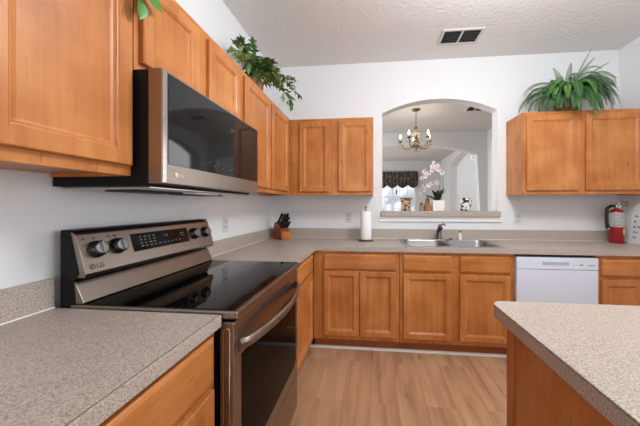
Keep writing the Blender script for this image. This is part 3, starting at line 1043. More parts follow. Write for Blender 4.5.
# ---------------------------------------------------------------- paper towels
TX, TY = 1.061, -0.25
r = thing('paper_towel_holder', 'upright metal paper towel holder on the back counter', 'paper towel holder', (TX, TY, CT1))
MB().lathe([(0.078, 0.0005), (0.078, 0.008), (0.070, 0.013), (0.01, 0.014)], (TX, TY, CT1), 32).build('base', GUN, r)
MB().tube([(TX, TY, CT1 + 0.013), (TX, TY, CT1 + 0.325)], 0.006, 10).lathe([(0.0, 0.322), (0.010, 0.328), (0.012, 0.335), (0.008, 0.343), (0.0, 0.345)], (TX, TY, CT1), 14).build('rod', GUN, r)
rl = MB(); loops = []
R0, R1 = 0.055, 0.02
for (rad, z) in ((R1, 0.018), (R0 - 0.002, 0.018), (R0, 0.022), (R0, 0.291), (R0 - 0.003, 0.296), (R1, 0.296)):
    loops.append([(TX + rad * math.cos(2 * PI * k / 32), TY + rad * math.sin(2 * PI * k / 32), CT1 + z) for k in range(32)])
rg = loft(rl.bm, loops, False)
for k in range(32):
    rl.bm.faces.new([rg[-1][k], rg[-1][(k + 1) % 32], rg[0][(k + 1) % 32], rg[0][k]])
bmesh.ops.recalc_face_normals(rl.bm, faces=rl.bm.faces)
for f in rl.bm.faces:
    f.smooth = abs(f.normal.z) < 0.5
o = rl.build('paper_towel_roll', PAPER)
tag(o, 'white paper towel roll standing on its metal holder', 'paper towels')

# ---------------------------------------------------------------- knife block and knives
KX, KY = 0.172, -0.175
r = thing('knife_block', 'slanted wooden knife block in the counter corner', 'knife block', (KX, KY, CT1))
kr = Matrix.Rotation(math.radians(-40), 3, 'Z')


def K(x, y, z):
    v = kr @ Vector((x, y, 0))
    return (KX + v.x, KY + v.y, CT1 + z)


def kprism(pts, y0, y1):
    m = MB()
    t = bmesh.new()
    A = [t.verts.new(K(p[0], y0, p[1])) for p in pts]; B = [t.verts.new(K(p[0], y1, p[1])) for p in pts]
    n = len(pts)
    t.faces.new(A); t.faces.new(list(reversed(B)))
    for i in range(n):
        t.faces.new([A[i], B[i], B[(i + 1) % n], A[(i + 1) % n]])
    bmesh.ops.recalc_face_normals(t, faces=t.faces)
    bmesh.ops.bevel(t, geom=list(t.edges), offset=0.004, segments=2, affect='EDGES')
    m._merge(t)
    return m


# side profile in (x, z): slanted top face towards +x
kprism([(-0.085, 0.002), (0.078, 0.002), (0.078, 0.090), (0.060, 0.100), (-0.030, 0.185), (-0.052, 0.172), (-0.085, 0.080)], -0.055, 0.055).build('block', WE, r)
kprism([(0.0785, 0.004), (0.100, 0.004), (0.100, 0.084), (0.0785, 0.088)], -0.053, 0.053).build('front_block', wood('maple_block_light', 'z', (176, 98, 40), (192, 112, 50), (206, 128, 62)), r)
KN = []
kdir = Vector((0.70, 0, 0.78)).normalized()
spots = [(-0.014, -0.036, 0.130), (-0.014, -0.002, 0.125), (-0.014, 0.034, 0.132), (0.012, -0.036, 0.115), (0.014, -0.004, 0.118), (0.014, 0.030, 0.122), (0.042, -0.040, 0.095), (0.042, -0.014, 0.092), (0.042, 0.014, 0.096), (0.042, 0.040, 0.094)]
words = ['back row of the block, end nearest the wall', 'back row of the block, middle', 'back row of the block, end nearest the room', 'second row of the block, wall end', 'second row of the block, middle', 'second row of the block, room end',
         'front row of the block, first from the wall', 'front row of the block, second from the wall', 'front row of the block, third from the wall', 'front row of the block, room end']
for (sx, sy, ln), w_ in zip(spots, words):
    # height of the slanted face at sx
    top = 0.185 - (sx + 0.030) / 0.090 * 0.085
    p0 = Vector((sx, -sy, top + 0.001))
    o_ = K(*p0)
    kt = thing('knife', 'black handled knife in the ' + w_, 'knife', o_, 'knives in the wooden block')
    pts = [Vector(K(*(p0 + kdir * ln * u))) for u in (0.02, 0.25, 0.6, 0.9, 1.0)]
    hw = 0.0135 if ln > 0.1 else 0.0105
    MB().tube(pts, [hw * 0.85, hw * 0.95, hw * 0.9, hw * 1.1, hw * 0.7], 8).build('handle', KNOBM, kt)
    MB().tube([Vector(K(*(p0 + kdir * ln * -0.04))), Vector(K(*(p0 + kdir * ln * 0.02)))], hw * 0.9, 8).build('bolster', CHROME, kt)

# ---------------------------------------------------------------- outlets


def outlet(face, c, z, label, w=0.072, h=0.118, kind='outlet'):
    loc = (0.0, c, z) if face == 'x' else (c, 0.0, z)
    r = thing('wall_outlet' if kind == 'outlet' else 'light_switch', label, 'outlet' if kind == 'outlet' else 'switch', loc)

    def bx(a0, a1, z0, z1, d0, d1, bev=0.0):
        m = MB()
        return m.box(d0, d1, c + a0, c + a1, z + z0, z + z1, bev) if face == 'x' else m.box(c + a0, c + a1, -d1, -d0, z + z0, z + z1, bev)
    bx(-w / 2, w / 2, -h / 2, h / 2, 0.0005, 0.006, 0.002).build('cover_plate', PLASTIC, r)
    for dz in (-0.022, 0.022):
        s = bx(-0.016, 0.016, dz - 0.014, dz + 0.014, 0.0062, 0.008, 0.001).build('receptacle', APPL_D, r)
        m = MB()
        for a in (-0.007, 0.005):
            if face == 'x':
                m.box(0.008, 0.0086, c + a, c + a + 0.002, z + dz - 0.003, z + dz + 0.006)
            else:
                m.box(c + a, c + a + 0.002, -0.0086, -0.008, z + dz - 0.003, z + dz + 0.006)
        m.build('slots', SLOT, s)
    return r


outlet('x', -0.968, 1.122, 'white outlet on the left wall beyond the range')
outlet('y', 0.868, 1.135, 'white outlet on the back wall beside the paper towels')
outlet('y', 2.613, 1.128, 'white outlet on the back wall above the dishwasher')

# ---------------------------------------------------------------- fire extinguisher
EX, EY = 3.418, -0.150
r = thing('fire_extinguisher', 'red fire extinguisher with black hose standing in the right counter corner', 'fire extinguisher', (EX, EY, CT1))
MB().lathe([(0.052, 0.0005), (0.056, 0.004), (0.056, 0.288), (0.050, 0.302), (0.034, 0.314), (0.020, 0.320), (0.016, 0.326)], (EX, EY, CT1), 32).build('cylinder', RED, r)
lb = MB(); loft(lb.bm, [[(EX + 0.0567 * math.cos(2 * PI * k / 32), EY + 0.0567 * math.sin(2 * PI * k / 32), CT1 + z) for k in range(32)] for z in (0.153, 0.287)], False)
lbo = lb.build('label_band', LABELW, r)
tx = MB()
for i in range(9):
    z = CT1 + 0.165 + i * 0.0130
    for j in range(7):
        if rnd.random() < 0.3:
            continue
        a = math.radians(215 + j * 17); b_ = a + math.radians(rnd.uniform(6, 13))
        P_ = [(EX + 0.0572 * math.cos(t_), EY + 0.0572 * math.sin(t_)) for t_ in (a, b_)]
        tx.face([(P_[0][0], P_[0][1], z), (P_[1][0], P_[1][1], z), (P_[1][0], P_[1][1], z + 0.004), (P_[0][0], P_[0][1], z + 0.004)])
tx.build('label_print', LETTER, lbo)
yt = MB(); a0 = math.radians(282)
pts0 = [(EX + 0.0576 * math.cos(a0 + k * 0.12), EY + 0.0576 * math.sin(a0 + k * 0.12)) for k in range(5)]
for k in range(4):
    yt.face([(*pts0[k], CT1 + 0.085), (*pts0[k + 1], CT1 + 0.085), (*pts0[k + 1], CT1 + 0.138), (*pts0[k], CT1 + 0.138)])
yt.build('yellow_tag', YELL, r)
MB().lathe([(0.016, 0.3265), (0.019, 0.334), (0.019, 0.350), (0.012, 0.358)], (EX, EY, CT1), 16).build('valve', CHROME, r)
MB().lathe([(0.014, 0.0), (0.014, 0.006), (0.010, 0.008)], (EX + 0.008, EY - 0.027, CT1 + 0.3420), 14, 'y').build('gauge', LETTER_L, r)
MB().tube([(EX - 0.005, EY, CT1 + 0.3560), (EX + 0.04, EY, CT1 + 0.3680), (EX + 0.095, EY - 0.005, CT1 + 0.3500)], [0.008, 0.009, 0.007], 8).build('carry_handle', CHROME, r)
MB().tube([(EX - 0.005, EY, CT1 + 0.3620), (EX + 0.04, EY, CT1 + 0.3880), (EX + 0.095, EY - 0.005, CT1 + 0.3860)], [0.006, 0.008, 0.007], 8).build('squeeze_lever', CHROME, r)
MB().tube([(EX - 0.015, EY, CT1 + 0.3470), (EX - 0.05, EY - 0.005, CT1 + 0.3500), (EX - 0.090, EY - 0.012, CT1 + 0.3250), (EX - 0.098, EY - 0.016, CT1 + 0.2537), (EX - 0.096, EY - 0.018, CT1 + 0.1829), (EX - 0.086, EY - 0.018, CT1 + 0.1440)], [0.012, 0.0135, 0.0135, 0.0135, 0.014, 0.016], 12).build('hose', RUBBER, r)
MB().tube([(EX - 0.086, EY - 0.018, CT1 + 0.1428), (EX - 0.080, EY - 0.018, CT1 + 0.1239)], [0.014, 0.012], 12).build('nozzle', CHROME, r)

# ---------------------------------------------------------------- script board leaning in the corner
r = thing('script_board', 'white board with black script leaning on the wall right of the fire extinguisher', 'sign', (3.52, -0.30, CT1))
lean = 0.035
bd = MB(); bm = bd.bm
c_ = [(3.505, -0.165), (3.505, -0.475)]
vsx = []
for dx in (0.0, 0.012):
    for (x, y), zz in ((c_[0], 0.001), (c_[1], 0.001), (c_[1], 0.30), (c_[0], 0.30)):
        vsx.append(bm.verts.new((x + dx + (lean if zz > 0.1 else 0), y, CT1 + zz)))
for f in ((0, 1, 2, 3), (7, 6, 5, 4), (0, 4, 5, 1), (1, 5, 6, 2), (2, 6, 7, 3), (3, 7, 4, 0)):
    bm.faces.new([vsx[i] for i in f])
bmesh.ops.recalc_face_normals(bm, faces=bm.faces)
bd.build('board', simple('white_board', (226, 226, 226), 0.5, var=0.04), r)
rs_ = random.Random(5)
for row in range(5):
    z = 0.055 + row * 0.048
    y = -0.20
    while y > -0.45:
        ln = rs_.uniform(0.02, 0.05)
        pts = [(3.5035 + lean * (z + dz) / 0.30, y - ln * u, CT1 + z + dz) for u, dz in ((0, 0), (0.3, 0.018), (0.5, -0.004), (0.7, 0.012), (1, 0.002))]
        MB().tube(pts, 0.0022, 5).build('lettering', SLOT, r)
        y -= ln + rs_.uniform(0.01, 0.04)

# ---------------------------------------------------------------- ceiling vents


def vent(x0, x1, y0, y1, z, label, two=True):
    r = thing('ceiling_vent', label, 'vent', ((x0 + x1) / 2, (y0 + y1) / 2, z))
    m = MB(); f = 0.022
    m.box(x0, x1, y0, y0 + f, z - 0.008, z, 0.002).box(x0, x1, y1 - f, y1, z - 0.008, z, 0.002)
    m.box(x0, x0 + f, y0 + f, y1 - f, z - 0.008, z).box(x1 - f, x1, y0 + f, y1 - f, z - 0.008, z)
    xc = (x0 + x1) / 2
    m.box(xc - 0.008, xc + 0.008, y0 + f, y1 - f, z - 0.008, z)
    m.build('frame', PLASTIC, r)
    MB().box(x0 + f, x1 - f, y0 + f, y1 - f, z - 0.0012, z - 0.0002).build('duct', simple('duct_dark', (30, 30, 32), 0.8), r)
    n = 7
    for a, b in ((x0 + f + 0.002, xc - 0.010), (xc + 0.010, x1 - f - 0.002)):
        s = MB()
        for i in range(n):
            y = y0 + f + (y1 - y0 - 2 * f) * (i + 0.5) / n
            s.prism([(y - 0.005, z - 0.0075), (y - 0.0038, z - 0.0080), (y + 0.005, z - 0.002), (y + 0.0038, z - 0.0015)], 'x', a, b)
        s.build('louvers', simple('grey_louver', (140, 140, 142), 0.5), r)
    return r


vent(1.745, 2.105, -0.49, -0.265, H - 0.0005, 'white framed ceiling vent with dark louvers above the arched opening')
vent(2.62, 2.92, 1.40, 1.66, H - 0.0005, 'small dark vent on the dining room ceiling at the right end of the arch')

# ---------------------------------------------------------------- chandelier
CX, CY = 1.829, 1.5
r = thing('chandelier', 'brass candle chandelier with crystals hanging in the dining room beyond the opening', 'chandelier', (CX, CY, H))
MB().lathe([(0.068, H - 0.001), (0.064, H - 0.014), (0.030, H - 0.030), (0.008, H - 0.038)], (CX, CY, 0), 24).build('canopy', BRASS, r)
ch = MB()
z = H - 0.038
k = 0
while z > 2.53:
    pts = []
    for i in range(11):
        t = 2 * PI * i / 10
        w = 0.009 * math.cos(t)
        pts.append((CX + (w if k % 2 else 0), CY + (0 if k % 2 else w), z - 0.018 + 0.018 * math.sin(t)))
    ch.tube(pts, 0.0028, 5, False)
    z -= 0.029; k += 1
ch.build('chain', BRASS, r)
MB().lathe([(0.006, 2.545), (0.012, 2.535), (0.030, 2.505), (0.012, 2.470), (0.016, 2.44), (0.010, 2.40), (0.022, 2.36), (0.046, 2.30), (0.052, 2.27), (0.030, 2.225), (0.046, 2.19), (0.020, 2.165), (0.006, 2.14)], (CX, CY, 0), 20).build('body', BRASS, r)
for i in range(5):
    a = math.radians(20 + 72 * i)
    u = Vector((math.cos(a), math.sin(a), 0))
    pts = []
    for t, rad, z in ((0, 0.03, 2.25), (1, 0.10, 2.185), (2, 0.18, 2.190), (3, 0.232, 2.245), (4, 0.248, 2.30)):
        pts.append(Vector((CX, CY, z)) + u * rad)
    am = MB().tube(pts, 0.007, 8).build('arm', BRASS, r)
    c = Vector((CX, CY, 0)) + u * 0.248
    MB().lathe([(0.008, 2.30), (0.036, 2.318), (0.040, 2.324), (0.015, 2.326)], (c.x, c.y, 0), 16).build('drip_pan', BRASS, am)
    MB().lathe([(0.011, 2.3262), (0.011, 2.365)], (c.x, c.y, 0), 12).build('candle_sleeve', CANDLE, am)
    MB().lathe([(0.010, 2.3655), (0.017, 2.384), (0.016, 2.398), (0.007, 2.422), (0.001, 2.434)], (c.x, c.y, 0), 14).build('bulb', BULB, am)
    cr = MB()
    for j in range(6):
        b = a + j * PI / 3
        p = Vector((c.x + 0.034 * math.cos(b), c.y + 0.034 * math.sin(b), 0))
        cr.lathe([(0.0, 2.316), (0.006, 2.302), (0.004, 2.290), (0.009, 2.268), (0.0, 2.246)], p, 6)
    cr.build('crystal_drops', CRYSTAL, am)
cr = MB()
for j in range(14):
    b = j * 2 * PI / 14
    for rad, z in ((0.055, 2.44), (0.075, 2.28), (0.060, 2.20)):
        p = Vector((CX + rad * math.cos(b), CY + rad * math.sin(b), z))
        cr.lathe([(0.0, 0.0), (0.007, -0.015), (0.004, -0.026), (0.010, -0.048), (0.0, -0.07)], p, 6)
for j in range(5):
    a = math.radians(20 + 72 * j); u = Vector((math.cos(a), math.sin(a), 0))
    for s in range(7):
        f = s / 6
        p = Vector((CX, CY, 2.46 - 0.20 * math.sin(f * PI / 2) ** 0.6)) + u * (0.03 + 0.20 * f)
        cr.lathe([(0.0, -0.008), (0.007, 0.0), (0.0, 0.008)], p, 6)
cr.build('crystal_strands', CRYSTAL, r)['kind'] = 'stuff'
for i in range(5):
    a = math.radians(20 + 72 * i)
    d = bpy.data.lights.new('candle_light', 'POINT'); d.energy = 0.7; d.color = (1, 0.86, 0.66); d.shadow_soft_size = 0.02
    o = bpy.data.objects.new('candle_light', d); o.location = (CX + 0.248 * math.cos(a), CY + 0.248 * math.sin(a), 2.50)
    COL.objects.link(o)

# ---------------------------------------------------------------- valance on the living room window
va = MB(); bm = va.bm
VX0, VX1, VZ = 0.95, 2.70, 2.44
n = 72
front = []
for i in range(n + 1):
    u = i / n; x = VX0 + (VX1 - VX0) * u
    sc_ = (u * 5.0) % 1.0
    zb = 1.99 - 0.13 * math.sin(PI * sc_) ** 0.8 if True else 0
    yo = 6.50 + 0.018 * math.sin(u * 90)
    front.append([bm.verts.new((x, yo + 0.02, VZ)), bm.verts.new((x, yo, VZ - 0.12)), bm.verts.new((x, yo - 0.01, (VZ + zb) / 2)), bm.verts.new((x, yo, zb))])
for A, B in zip(front, front[1:]):
    for k in range(3):
        f = bm.faces.new([A[k], B[k], B[k + 1], A[k + 1]]); f.smooth = True
bmesh.ops.solidify(bm, geom=list(bm.faces), thickness=0.006)
vo = va.build('valance', patterned('valance_print', (84, 70, 64), (140, 122, 110), 16, 0.55))
tag(vo, 'dark patterned scalloped valance over the bright window beyond the opening', 'valance')
vr_ = MB().tube([(VX0 - 0.04, 6.535, VZ - 0.03), (VX1 + 0.04, 6.535, VZ - 0.03)], 0.009, 8).box(VX0, VX0 + 0.02, 6.535, 6.599, VZ - 0.045, VZ - 0.015).box(VX1 - 0.02, VX1, 6.535, 6.599, VZ - 0.045, VZ - 0.015)
vr_.build('curtain_rod', TRIM, vo)
on = MB().tube([(1.97, 6.535, 2.402), (1.97, 6.535, 1.88)], 0.003, 6).tube([(1.97, 6.535, 1.88), (1.97, 6.535, 1.78)], 0.004, 6).lathe([(0.0, 1.79), (0.022, 1.77), (0.03, 1.73), (0.016, 1.69), (0.026, 1.66), (0.0, 1.64)], (1.97, 6.535, 0), 12).build('hanging_ornament', simple('dark_bronze', (62, 50, 40), 0.5), None)
tag(on, 'small dark ornament hanging below the valance in front of the bright window', 'ornament')

# ---------------------------------------------------------------- things on the ledge
LZ = 1.2075
LY = 0.06


def vessel(name, label, cat, x, y, prof, mat, n=24):
    r = thing(name, label, cat, (x, y, LZ))
    m = MB()
    m.lathe(prof, (x, y, LZ), n)
    m.build('body', mat, r)
    return r


r = vessel('patterned_vase', 'brown and cream patterned vase at the left end of the ledge', 'vase', 1.492, LY, [(0.045, 0.001), (0.052, 0.006), (0.050, 0.05), (0.056, 0.10), (0.066, 0.136), (0.062, 0.138), (0.050, 0.10)], LEOPARD)
MB().lathe([(0.068, 0.1365), (0.069, 0.142), (0.060, 0.143), (0.058, 0.139)], (1.492, LY, LZ), 24).build('rim', simple('dark_rim', (70, 50, 40), 0.5), r)
glass_g = simple('green_grey_glass', (150, 152, 132), 0.15, trans=0.4)
r = vessel('small_jar', 'small grey green glass jar between the patterned vase and the basket', 'jar', 1.655, LY, [(0.022, 0.001), (0.024, 0.01), (0.024, 0.055), (0.014, 0.070)], glass_g, 16)
MB().lathe([(0.016, 0.0705), (0.016, 0.088), (0.012, 0.090)], (1.655, LY, LZ), 14).build('lid', BRASS, r)
r = vessel('lidded_basket', 'small brown pyramid shaped lidded basket left of the orchid pot', 'basket', 1.722, LY + 0.01, [(0.036, 0.001), (0.040, 0.01), (0.038, 0.05), (0.028, 0.09), (0.020, 0.118)], simple('brown_basket', (172, 120, 84), 0.8, var=0.35, bump=(90, 0.8, 0.01)), 18)
MB().lathe([(0.025, 0.1185), (0.018, 0.130), (0.006, 0.150), (0.010, 0.160), (0.0, 0.172)], (1.722, LY + 0.01, LZ), 14).build('lid', simple('basket_lid', (150, 104, 74), 0.8, var=0.3), r)
r = vessel('spotted_bowl', 'black and white spotted flared vase at the right end of the ledge', 'vase', 2.118, LY, [(0.042, 0.001), (0.050, 0.008), (0.056, 0.06), (0.062, 0.11), (0.066, 0.128), (0.060, 0.128), (0.050, 0.06)], COWHIDE)
wv = MB()
for k in range(9):
    a = 2 * PI * k / 9
    wv.leaf((2.118 + 0.055 * math.cos(a), LY + 0.055 * math.sin(a), LZ + 0.118), (math.cos(a) * 0.5, math.sin(a) * 0.5, 0.9), (0, 0, 1), 0.035, 0.034, 0.3)
wv.build('ruffled_rim', COWHIDE, r)

# orchid
OX, OY = 1.826, LY
r = thing('potted_orchid', 'pale pink orchid in a square white pot on the ledge', 'orchid', (OX, OY, LZ))
pm = MB()
loft(pm.bm, [[(OX + s * a, OY + s * b, LZ + z) for a, b in rounded(-1, 1, -1, 1, 0.12, 2)] for s, z in ((0.054, 0.001), (0.060, 0.004), (0.063, 0.112), (0.061, 0.114), (0.054, 0.114), (0.053, 0.100))])
pm.bm.faces.new([v for v in [pm.bm.verts.new((OX + 0.054 * a, OY + 0.054 * b, LZ + 0.001)) for a, b in rounded(-1, 1, -1, 1, 0.12, 2)]])
for f in pm.bm.faces:
    f.smooth = False
pm.build('pot', CERAMIC, r)
for (dx, dy, dz, ln) in ((0.45, 0.1, 1.3, 0.15), (0.25, -0.3, 1.6, 0.16), (-1.0, 0.05, 1.1, 0.15), (-0.8, -0.4, 0.75, 0.13), (0.1, 0.3, 1.4, 0.15), (-0.3, -0.2, 1.5, 0.14)):
    MB().leaf((OX + 0.012 * dx, OY + 0.012 * dy, LZ + 0.101), (dx, dy, dz), (0, 0, 1), ln, 0.072, 0.35, 6).build('leaf', ORLEAF, r)
s1 = [(OX + 0.03, OY, LZ + 0.10), (OX + 0.058, OY, LZ + 0.25), (OX + 0.055, OY - 0.01, LZ + 0.38), (OX + 0.02, OY - 0.02, LZ + 0.455), (OX - 0.05, OY - 0.02, LZ + 0.47), (OX - 0.12, OY - 0.02, LZ + 0.43), (OX - 0.18, OY - 0.02, LZ + 0.36)]
s2 = [(OX + 0.02, OY + 0.01, LZ + 0.10), (OX + 0.032, OY + 0.01, LZ + 0.22), (OX + 0.01, OY, LZ + 0.295), (OX - 0.06, OY, LZ + 0.315), (OX - 0.13, OY, LZ + 0.27), (OX - 0.165, OY, LZ + 0.215)]
for s in (s1, s2):
    MB().tube(s, 0.0032, 6).build('flower_stem', STEM, r)
ro = random.Random(11)


def blossom(c, size):
    tilt = Vector((ro.uniform(-0.6, 0.3), -1, ro.uniform(-0.5, 0.3))).normalized()
    a = tilt.orthogonal().normalized(); b = tilt.cross(a)
    m = MB()
    for k in range(5):
        t = 2 * PI * k / 5 + ro.uniform(-0.1, 0.1)
        d = a * math.cos(t) + b * math.sin(t) + tilt * 0.25
        m.leaf(c, d, tilt, size * (1.0 if k % 2 else 0.9), size * 0.75, -0.1, 3)
    o = m.build('blossom', PETAL, r)
    MB().lathe([(0.0, -0.008), (0.009, 0.0), (0.0, 0.010)], c + tilt * 0.008, 8).build('blossom_lip', LIP, o)


for i, u in enumerate((0.42, 0.48, 0.53, 0.58, 0.63, 0.68, 0.74, 0.80, 0.86, 0.92, 0.97, 1.0)):
    f = u * (len(s1) - 1); k = min(int(f), len(s1) - 2)
    p = Vector(s1[k]).lerp(Vector(s1[k + 1]), f - k)
    blossom(p + Vector((ro.uniform(-0.02, 0.02), -0.02, ro.uniform(-0.03, 0.012))), 0.036 if i < 10 else 0.024)
for i, u in enumerate((0.50, 0.60, 0.70, 0.80, 0.9, 1.0)):
    f = u * (len(s2) - 1); k = min(int(f), len(s2) - 2)
    p = Vector(s2[k]).lerp(Vector(s2[k + 1]), f - k)
    blossom(p + Vector((ro.uniform(-0.02, 0.02), -0.02, ro.uniform(-0.025, 0.01))), 0.034 if i < 4 else 0.022)
blossom(Vector((OX - 0.045, OY - 0.03, LZ + 0.52)), 0.022)

# ---------------------------------------------------------------- fern on the right wall cabinet
FXc, FYc, FZ = 2.965, -0.165, UZ1
r = thing('potted_fern', 'big green fern drooping over the right wall cabinet', 'fern', (FXc, FYc, FZ))
MB().lathe([(0.060, 0.001), (0.080, 0.004), (0.095, 0.10), (0.098, 0.108), (0.088, 0.108), (0.084, 0.095)], (FXc, FYc, FZ), 20).build('pot', POT, r)
rf = random.Random(21)


def frond(base, az, length, rise, droop, mat, wid=0.064):
    m = MB()
    d = Vector((math.cos(az), math.sin(az), 0))
    pts = []; p = Vector(base); n = 16
    el = rise
    for i in range(n + 1):
        pts.append(p.copy())
        v = d * math.cos(el) + Vector((0, 0, math.sin(el)))
        p = p + v * length / n
        el -= droop / n
        if el < -1.45:
            el = -1.45
        # keep clear of the back wall and the ceiling
        if p.y > -0.03:
            p.y = -0.03
        # rest on the cabinet top
        if p.y > -0.345 and p.z < UZ1 + 0.018:
            p.z = UZ1 + 0.018
    m.tube(pts, [0.003 * (1 - 0.8 * i / n) for i in range(n + 1)], 4, False)
    for i in range(1, n * 2):
        u = i / (n * 2)
        f = u * n; k = int(f); q_ = pts[k].lerp(pts[min(k + 1, n)], f - k)
        t = (pts[min(k + 1, n)] - pts[k]).normalized()
        side = t.cross(Vector((0, 0, 1)))
        side = side.normalized() if side.length > 0.05 else d.cross(Vector((0, 0, 1)))
        nr = side.cross(t).normalized()
        w = wid * (math.sin(PI * (0.1 + 0.88 * u)) ** 0.7) * 0.62
        for s in (-1, 1):
            dd = (side * s + t * 0.45 - nr * 0.12 + Vector((0, 0, -0.15))).normalized()
            if q_.y + dd.y * w > -0.006:
                dd.y = -abs(dd.y) * 0.2
            m.leaf(q_, dd, nr, w, 0.010, 0.25, 2)
    m.build('frond', mat, r)


fb = Vector((FXc, FYc, FZ + 0.130))
specs = []
for i in range(40):       # skirt drooping all round, mostly to the front and sides
    az = math.radians(-200 + 220 * (i + 0.5) / 40 + rf.uniform(-5, 5))
    specs.append((az, rf.uniform(0.46, 0.60), rf.uniform(0.8, 1.25), rf.uniform(2.5, 3.1), 0.05))
for i in range(30):
    az = math.radians(rf.uniform(-200, 20))
    specs.append((az, rf.uniform(0.50, 0.64), rf.uniform(1.3, 1.55), rf.uniform(2.5, 3.3), 0.03))
for i in range(20):       # curtain hanging over the front of the pot
    az = math.radians(-150 + 120 * (i + 0.5) / 20 + rf.uniform(-4, 4))
    specs.append((az, rf.uniform(0.34, 0.44), rf.uniform(0.5, 0.9), rf.uniform(2.8, 3.4), 0.09))
for az, ln, rise, dr_, off in specs:
    front_ = -math.sin(az)
    if front_ > 0.2:      # fronds towards the room hang shorter
        ln *= 0.86
    if math.cos(az) > 0.5:
        ln *= 0.88
    if math.cos(az) < -0.5:
        ln *= 0.82
    frond(fb + Vector((off * math.cos(az) + rf.uniform(-0.02, 0.02), min(0.02, off * math.sin(az)) + rf.uniform(-0.02, 0.02), rf.uniform(-0.01, 0.02))), az, ln, rise, dr_, rf.choice((FERN, FERN, FERN_D, FERN_D, FERN_L)))
frond(fb, math.radians(-20), 0.50, 1.30, 0.25, FERN_L, 0.075)
for az_, ln_, rs2, dp_ in ((-65, 0.40, 1.35, 0.9), (-115, 0.38, 1.35, 1.1), (-140, 0.42, 1.2, 1.2), (-40, 0.42, 1.2, 1.0)):
    frond(fb, math.radians(az_), ln_, rs2, dp_, FERN, 0.055)
frond(fb, math.radians(-150), 0.30, 1.05, 0.9, FERN_L, 0.08)
frond(fb, math.radians(-15), 0.42, 0.75, 1.0, FERN, 0.08)
frond(fb, math.radians(-165), 0.42, 0.7, 1.0, FERN, 0.08)
frond(fb + Vector((0.02, -0.05, 0)), math.radians(-97), 0.60, 0.7, 3.2, FERN, 0.07)

# ---------------------------------------------------------------- leafy plant on the left wall cabinet
PX, PY, PZ = 0.175, -0.86, UZ1
r = thing('leafy_plant', 'bushy green leafy plant on top of the left wall cabinets', 'plant', (PX, PY, PZ))
MB().lathe([(0.060, 0.001), (0.066, 0.004), (0.084, 0.13), (0.088, 0.14), (0.078, 0.14), (0.074, 0.12)], (PX, PY, PZ), 20).build('pot', POT, r)
rp_ = random.Random(8)


def sprig(base, end, lift, mat, nleaf, lsize):
    base = Vector(base); end = Vector(end)
    pts = []
    for i in range(9):
        u = i / 8
        pts.append(base.lerp(end, u) + Vector((0, 0, lift * math.sin(PI * u))))
    sm = MB().tube(pts, [0.0045 * (1 - 0.6 * i / 8) for i in range(9)], 5, False).build('branch', STEM, r)
    m = MB()
    for i in range(nleaf):
        u = 0.22 + 0.78 * i / (nleaf - 1)
        f = u * 8; k = min(int(f), 7)
        q_ = pts[k].lerp(pts[k + 1], f - k); t = (pts[k + 1] - pts[k]).normalized()
        for s in range(2):
            dd = (t * 0.6 + Vector((rp_.uniform(-1, 1), rp_.uniform(-1, 1), rp_.uniform(-0.7, 0.8)))).normalized()
            L0 = lsize * rp_.uniform(0.7, 1.15)
            e_ = q_ + dd * L0
            if e_.x < 0.012:
                dd.x = abs(dd.x)
            if e_.x < 0.33 and e_.z < PZ + 0.01:
                dd.z = abs(dd.z)
            # lobed leaf: a main blade and two side lobes
            m.leaf(q_, dd, (0, 0, 1), L0, L0 * 0.42, 0.25, 3)
            sd_ = dd.cross(Vector((0, 0, 1)))
            if sd_.length > 0.1:
                sd_.normalize()
                for sg in (-1, 1):
                    d3 = (dd * 0.7 + sd_ * sg * 0.7).normalized()
                    e3 = q_ + dd * L0 * 0.35 + d3 * L0 * 0.5
                    if e3.x > 0.01 and not (e3.x < 0.33 and e3.z < PZ + 0.005):
                        m.leaf(q_ + dd * L0 * 0.35, d3, (0, 0, 1), L0 * 0.5, L0 * 0.26, 0.2, 3)
    m.build('foliage', mat, sm)


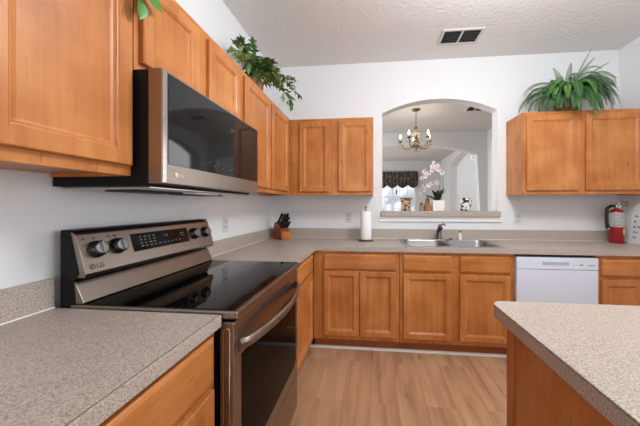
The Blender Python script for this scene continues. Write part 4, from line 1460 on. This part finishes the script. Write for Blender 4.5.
b0 = (PX, PY, PZ + 0.12)
ends = [((0.17, -1.14, 2.35), 0.08), ((0.20, -1.08, 2.43), 0.06), ((0.12, -1.00, 2.45), 0.06), ((0.26, -1.22, 2.22), 0.10), ((0.22, -0.96, 2.47), 0.03), ((0.28, -0.90, 2.42), 0.04), ((0.14, -0.80, 2.48), 0.04),
        ((0.30, -0.76, 2.40), 0.05), ((0.34, -0.94, 2.34), 0.05), ((0.36, -0.80, 2.34), 0.06), ((0.20, -0.66, 2.44), 0.05), ((0.34, -0.62, 2.35), 0.07), ((0.42, -0.60, 2.36), 0.07), ((0.43, -0.50, 2.31), 0.09), ((0.40, -0.52, 2.20), 0.10), ((0.40, -0.68, 2.20), 0.10), ((0.24, -1.06, 2.30), 0.08), ((0.30, -1.02, 2.22), 0.10), ((0.28, -0.90, 2.26), 0.08), ((0.22, -1.0, 2.36), 0.05), ((0.30, -0.84, 2.33), 0.05)]
for i, (e_, lf) in enumerate(ends):
    sprig(b0, e_, lf, LEAF if i % 3 else LEAFP, 9, 0.082)

# trailing vine on the near left cabinet
r = thing('trailing_vine', 'green trailing vine tip hanging at the top edge beside the near left cabinet', 'plant', (0.20, -2.14, UZ1))
MB().lathe([(0.050, 0.001), (0.055, 0.004), (0.070, 0.10), (0.074, 0.11), (0.064, 0.11), (0.060, 0.09)], (0.20, -2.16, UZ1), 18).build('pot', POT, r)
vp = [(0.20, -2.180, UZ1 + 0.09), (0.26, -2.140, UZ1 + 0.14), (0.33, -2.105, UZ1 + 0.06), (0.352, -2.095, UZ1 - 0.05), (0.356, -2.095, UZ1 - 0.13), (0.358, -2.102, UZ1 - 0.18)]
MB().tube(vp, 0.0028, 6).build('vine_stem', simple('vine_stem', (96, 130, 60), 0.6), r)
vl = MB(); VS = 1.45
for p, d, L0 in (((0.354, -2.096, 1.985), (0.12, -0.75, -0.35), 0.055), ((0.356, -2.096, 1.990), (0.10, 0.85, -0.12), 0.062), ((0.358, -2.102, 1.95), (0.12, -0.10, -1.0), 0.045), ((0.353, -2.095, 2.03), (0.2, -0.7, 0.1), 0.06), ((0.35, -2.095, 2.06), (0.2, 0.8, 0.2), 0.06), ((0.34, -2.100, 2.12), (0.3, -0.7, 0.3), 0.06), ((0.30, -2.10, 2.21), (0.4, 0.5, 0.5), 0.06), ((0.27, -2.12, 2.25), (0.1, -0.6, 0.7), 0.06)):
    vl.leaf(p, d, (1, 0, 0.2), L0 * VS, L0 * VS * 0.66, 0.12, 6)
vl.build('vine_leaves', VINE, r)

# drop the helper property
for o in bpy.data.objects:
    if '_o' in o:
        del o['_o']
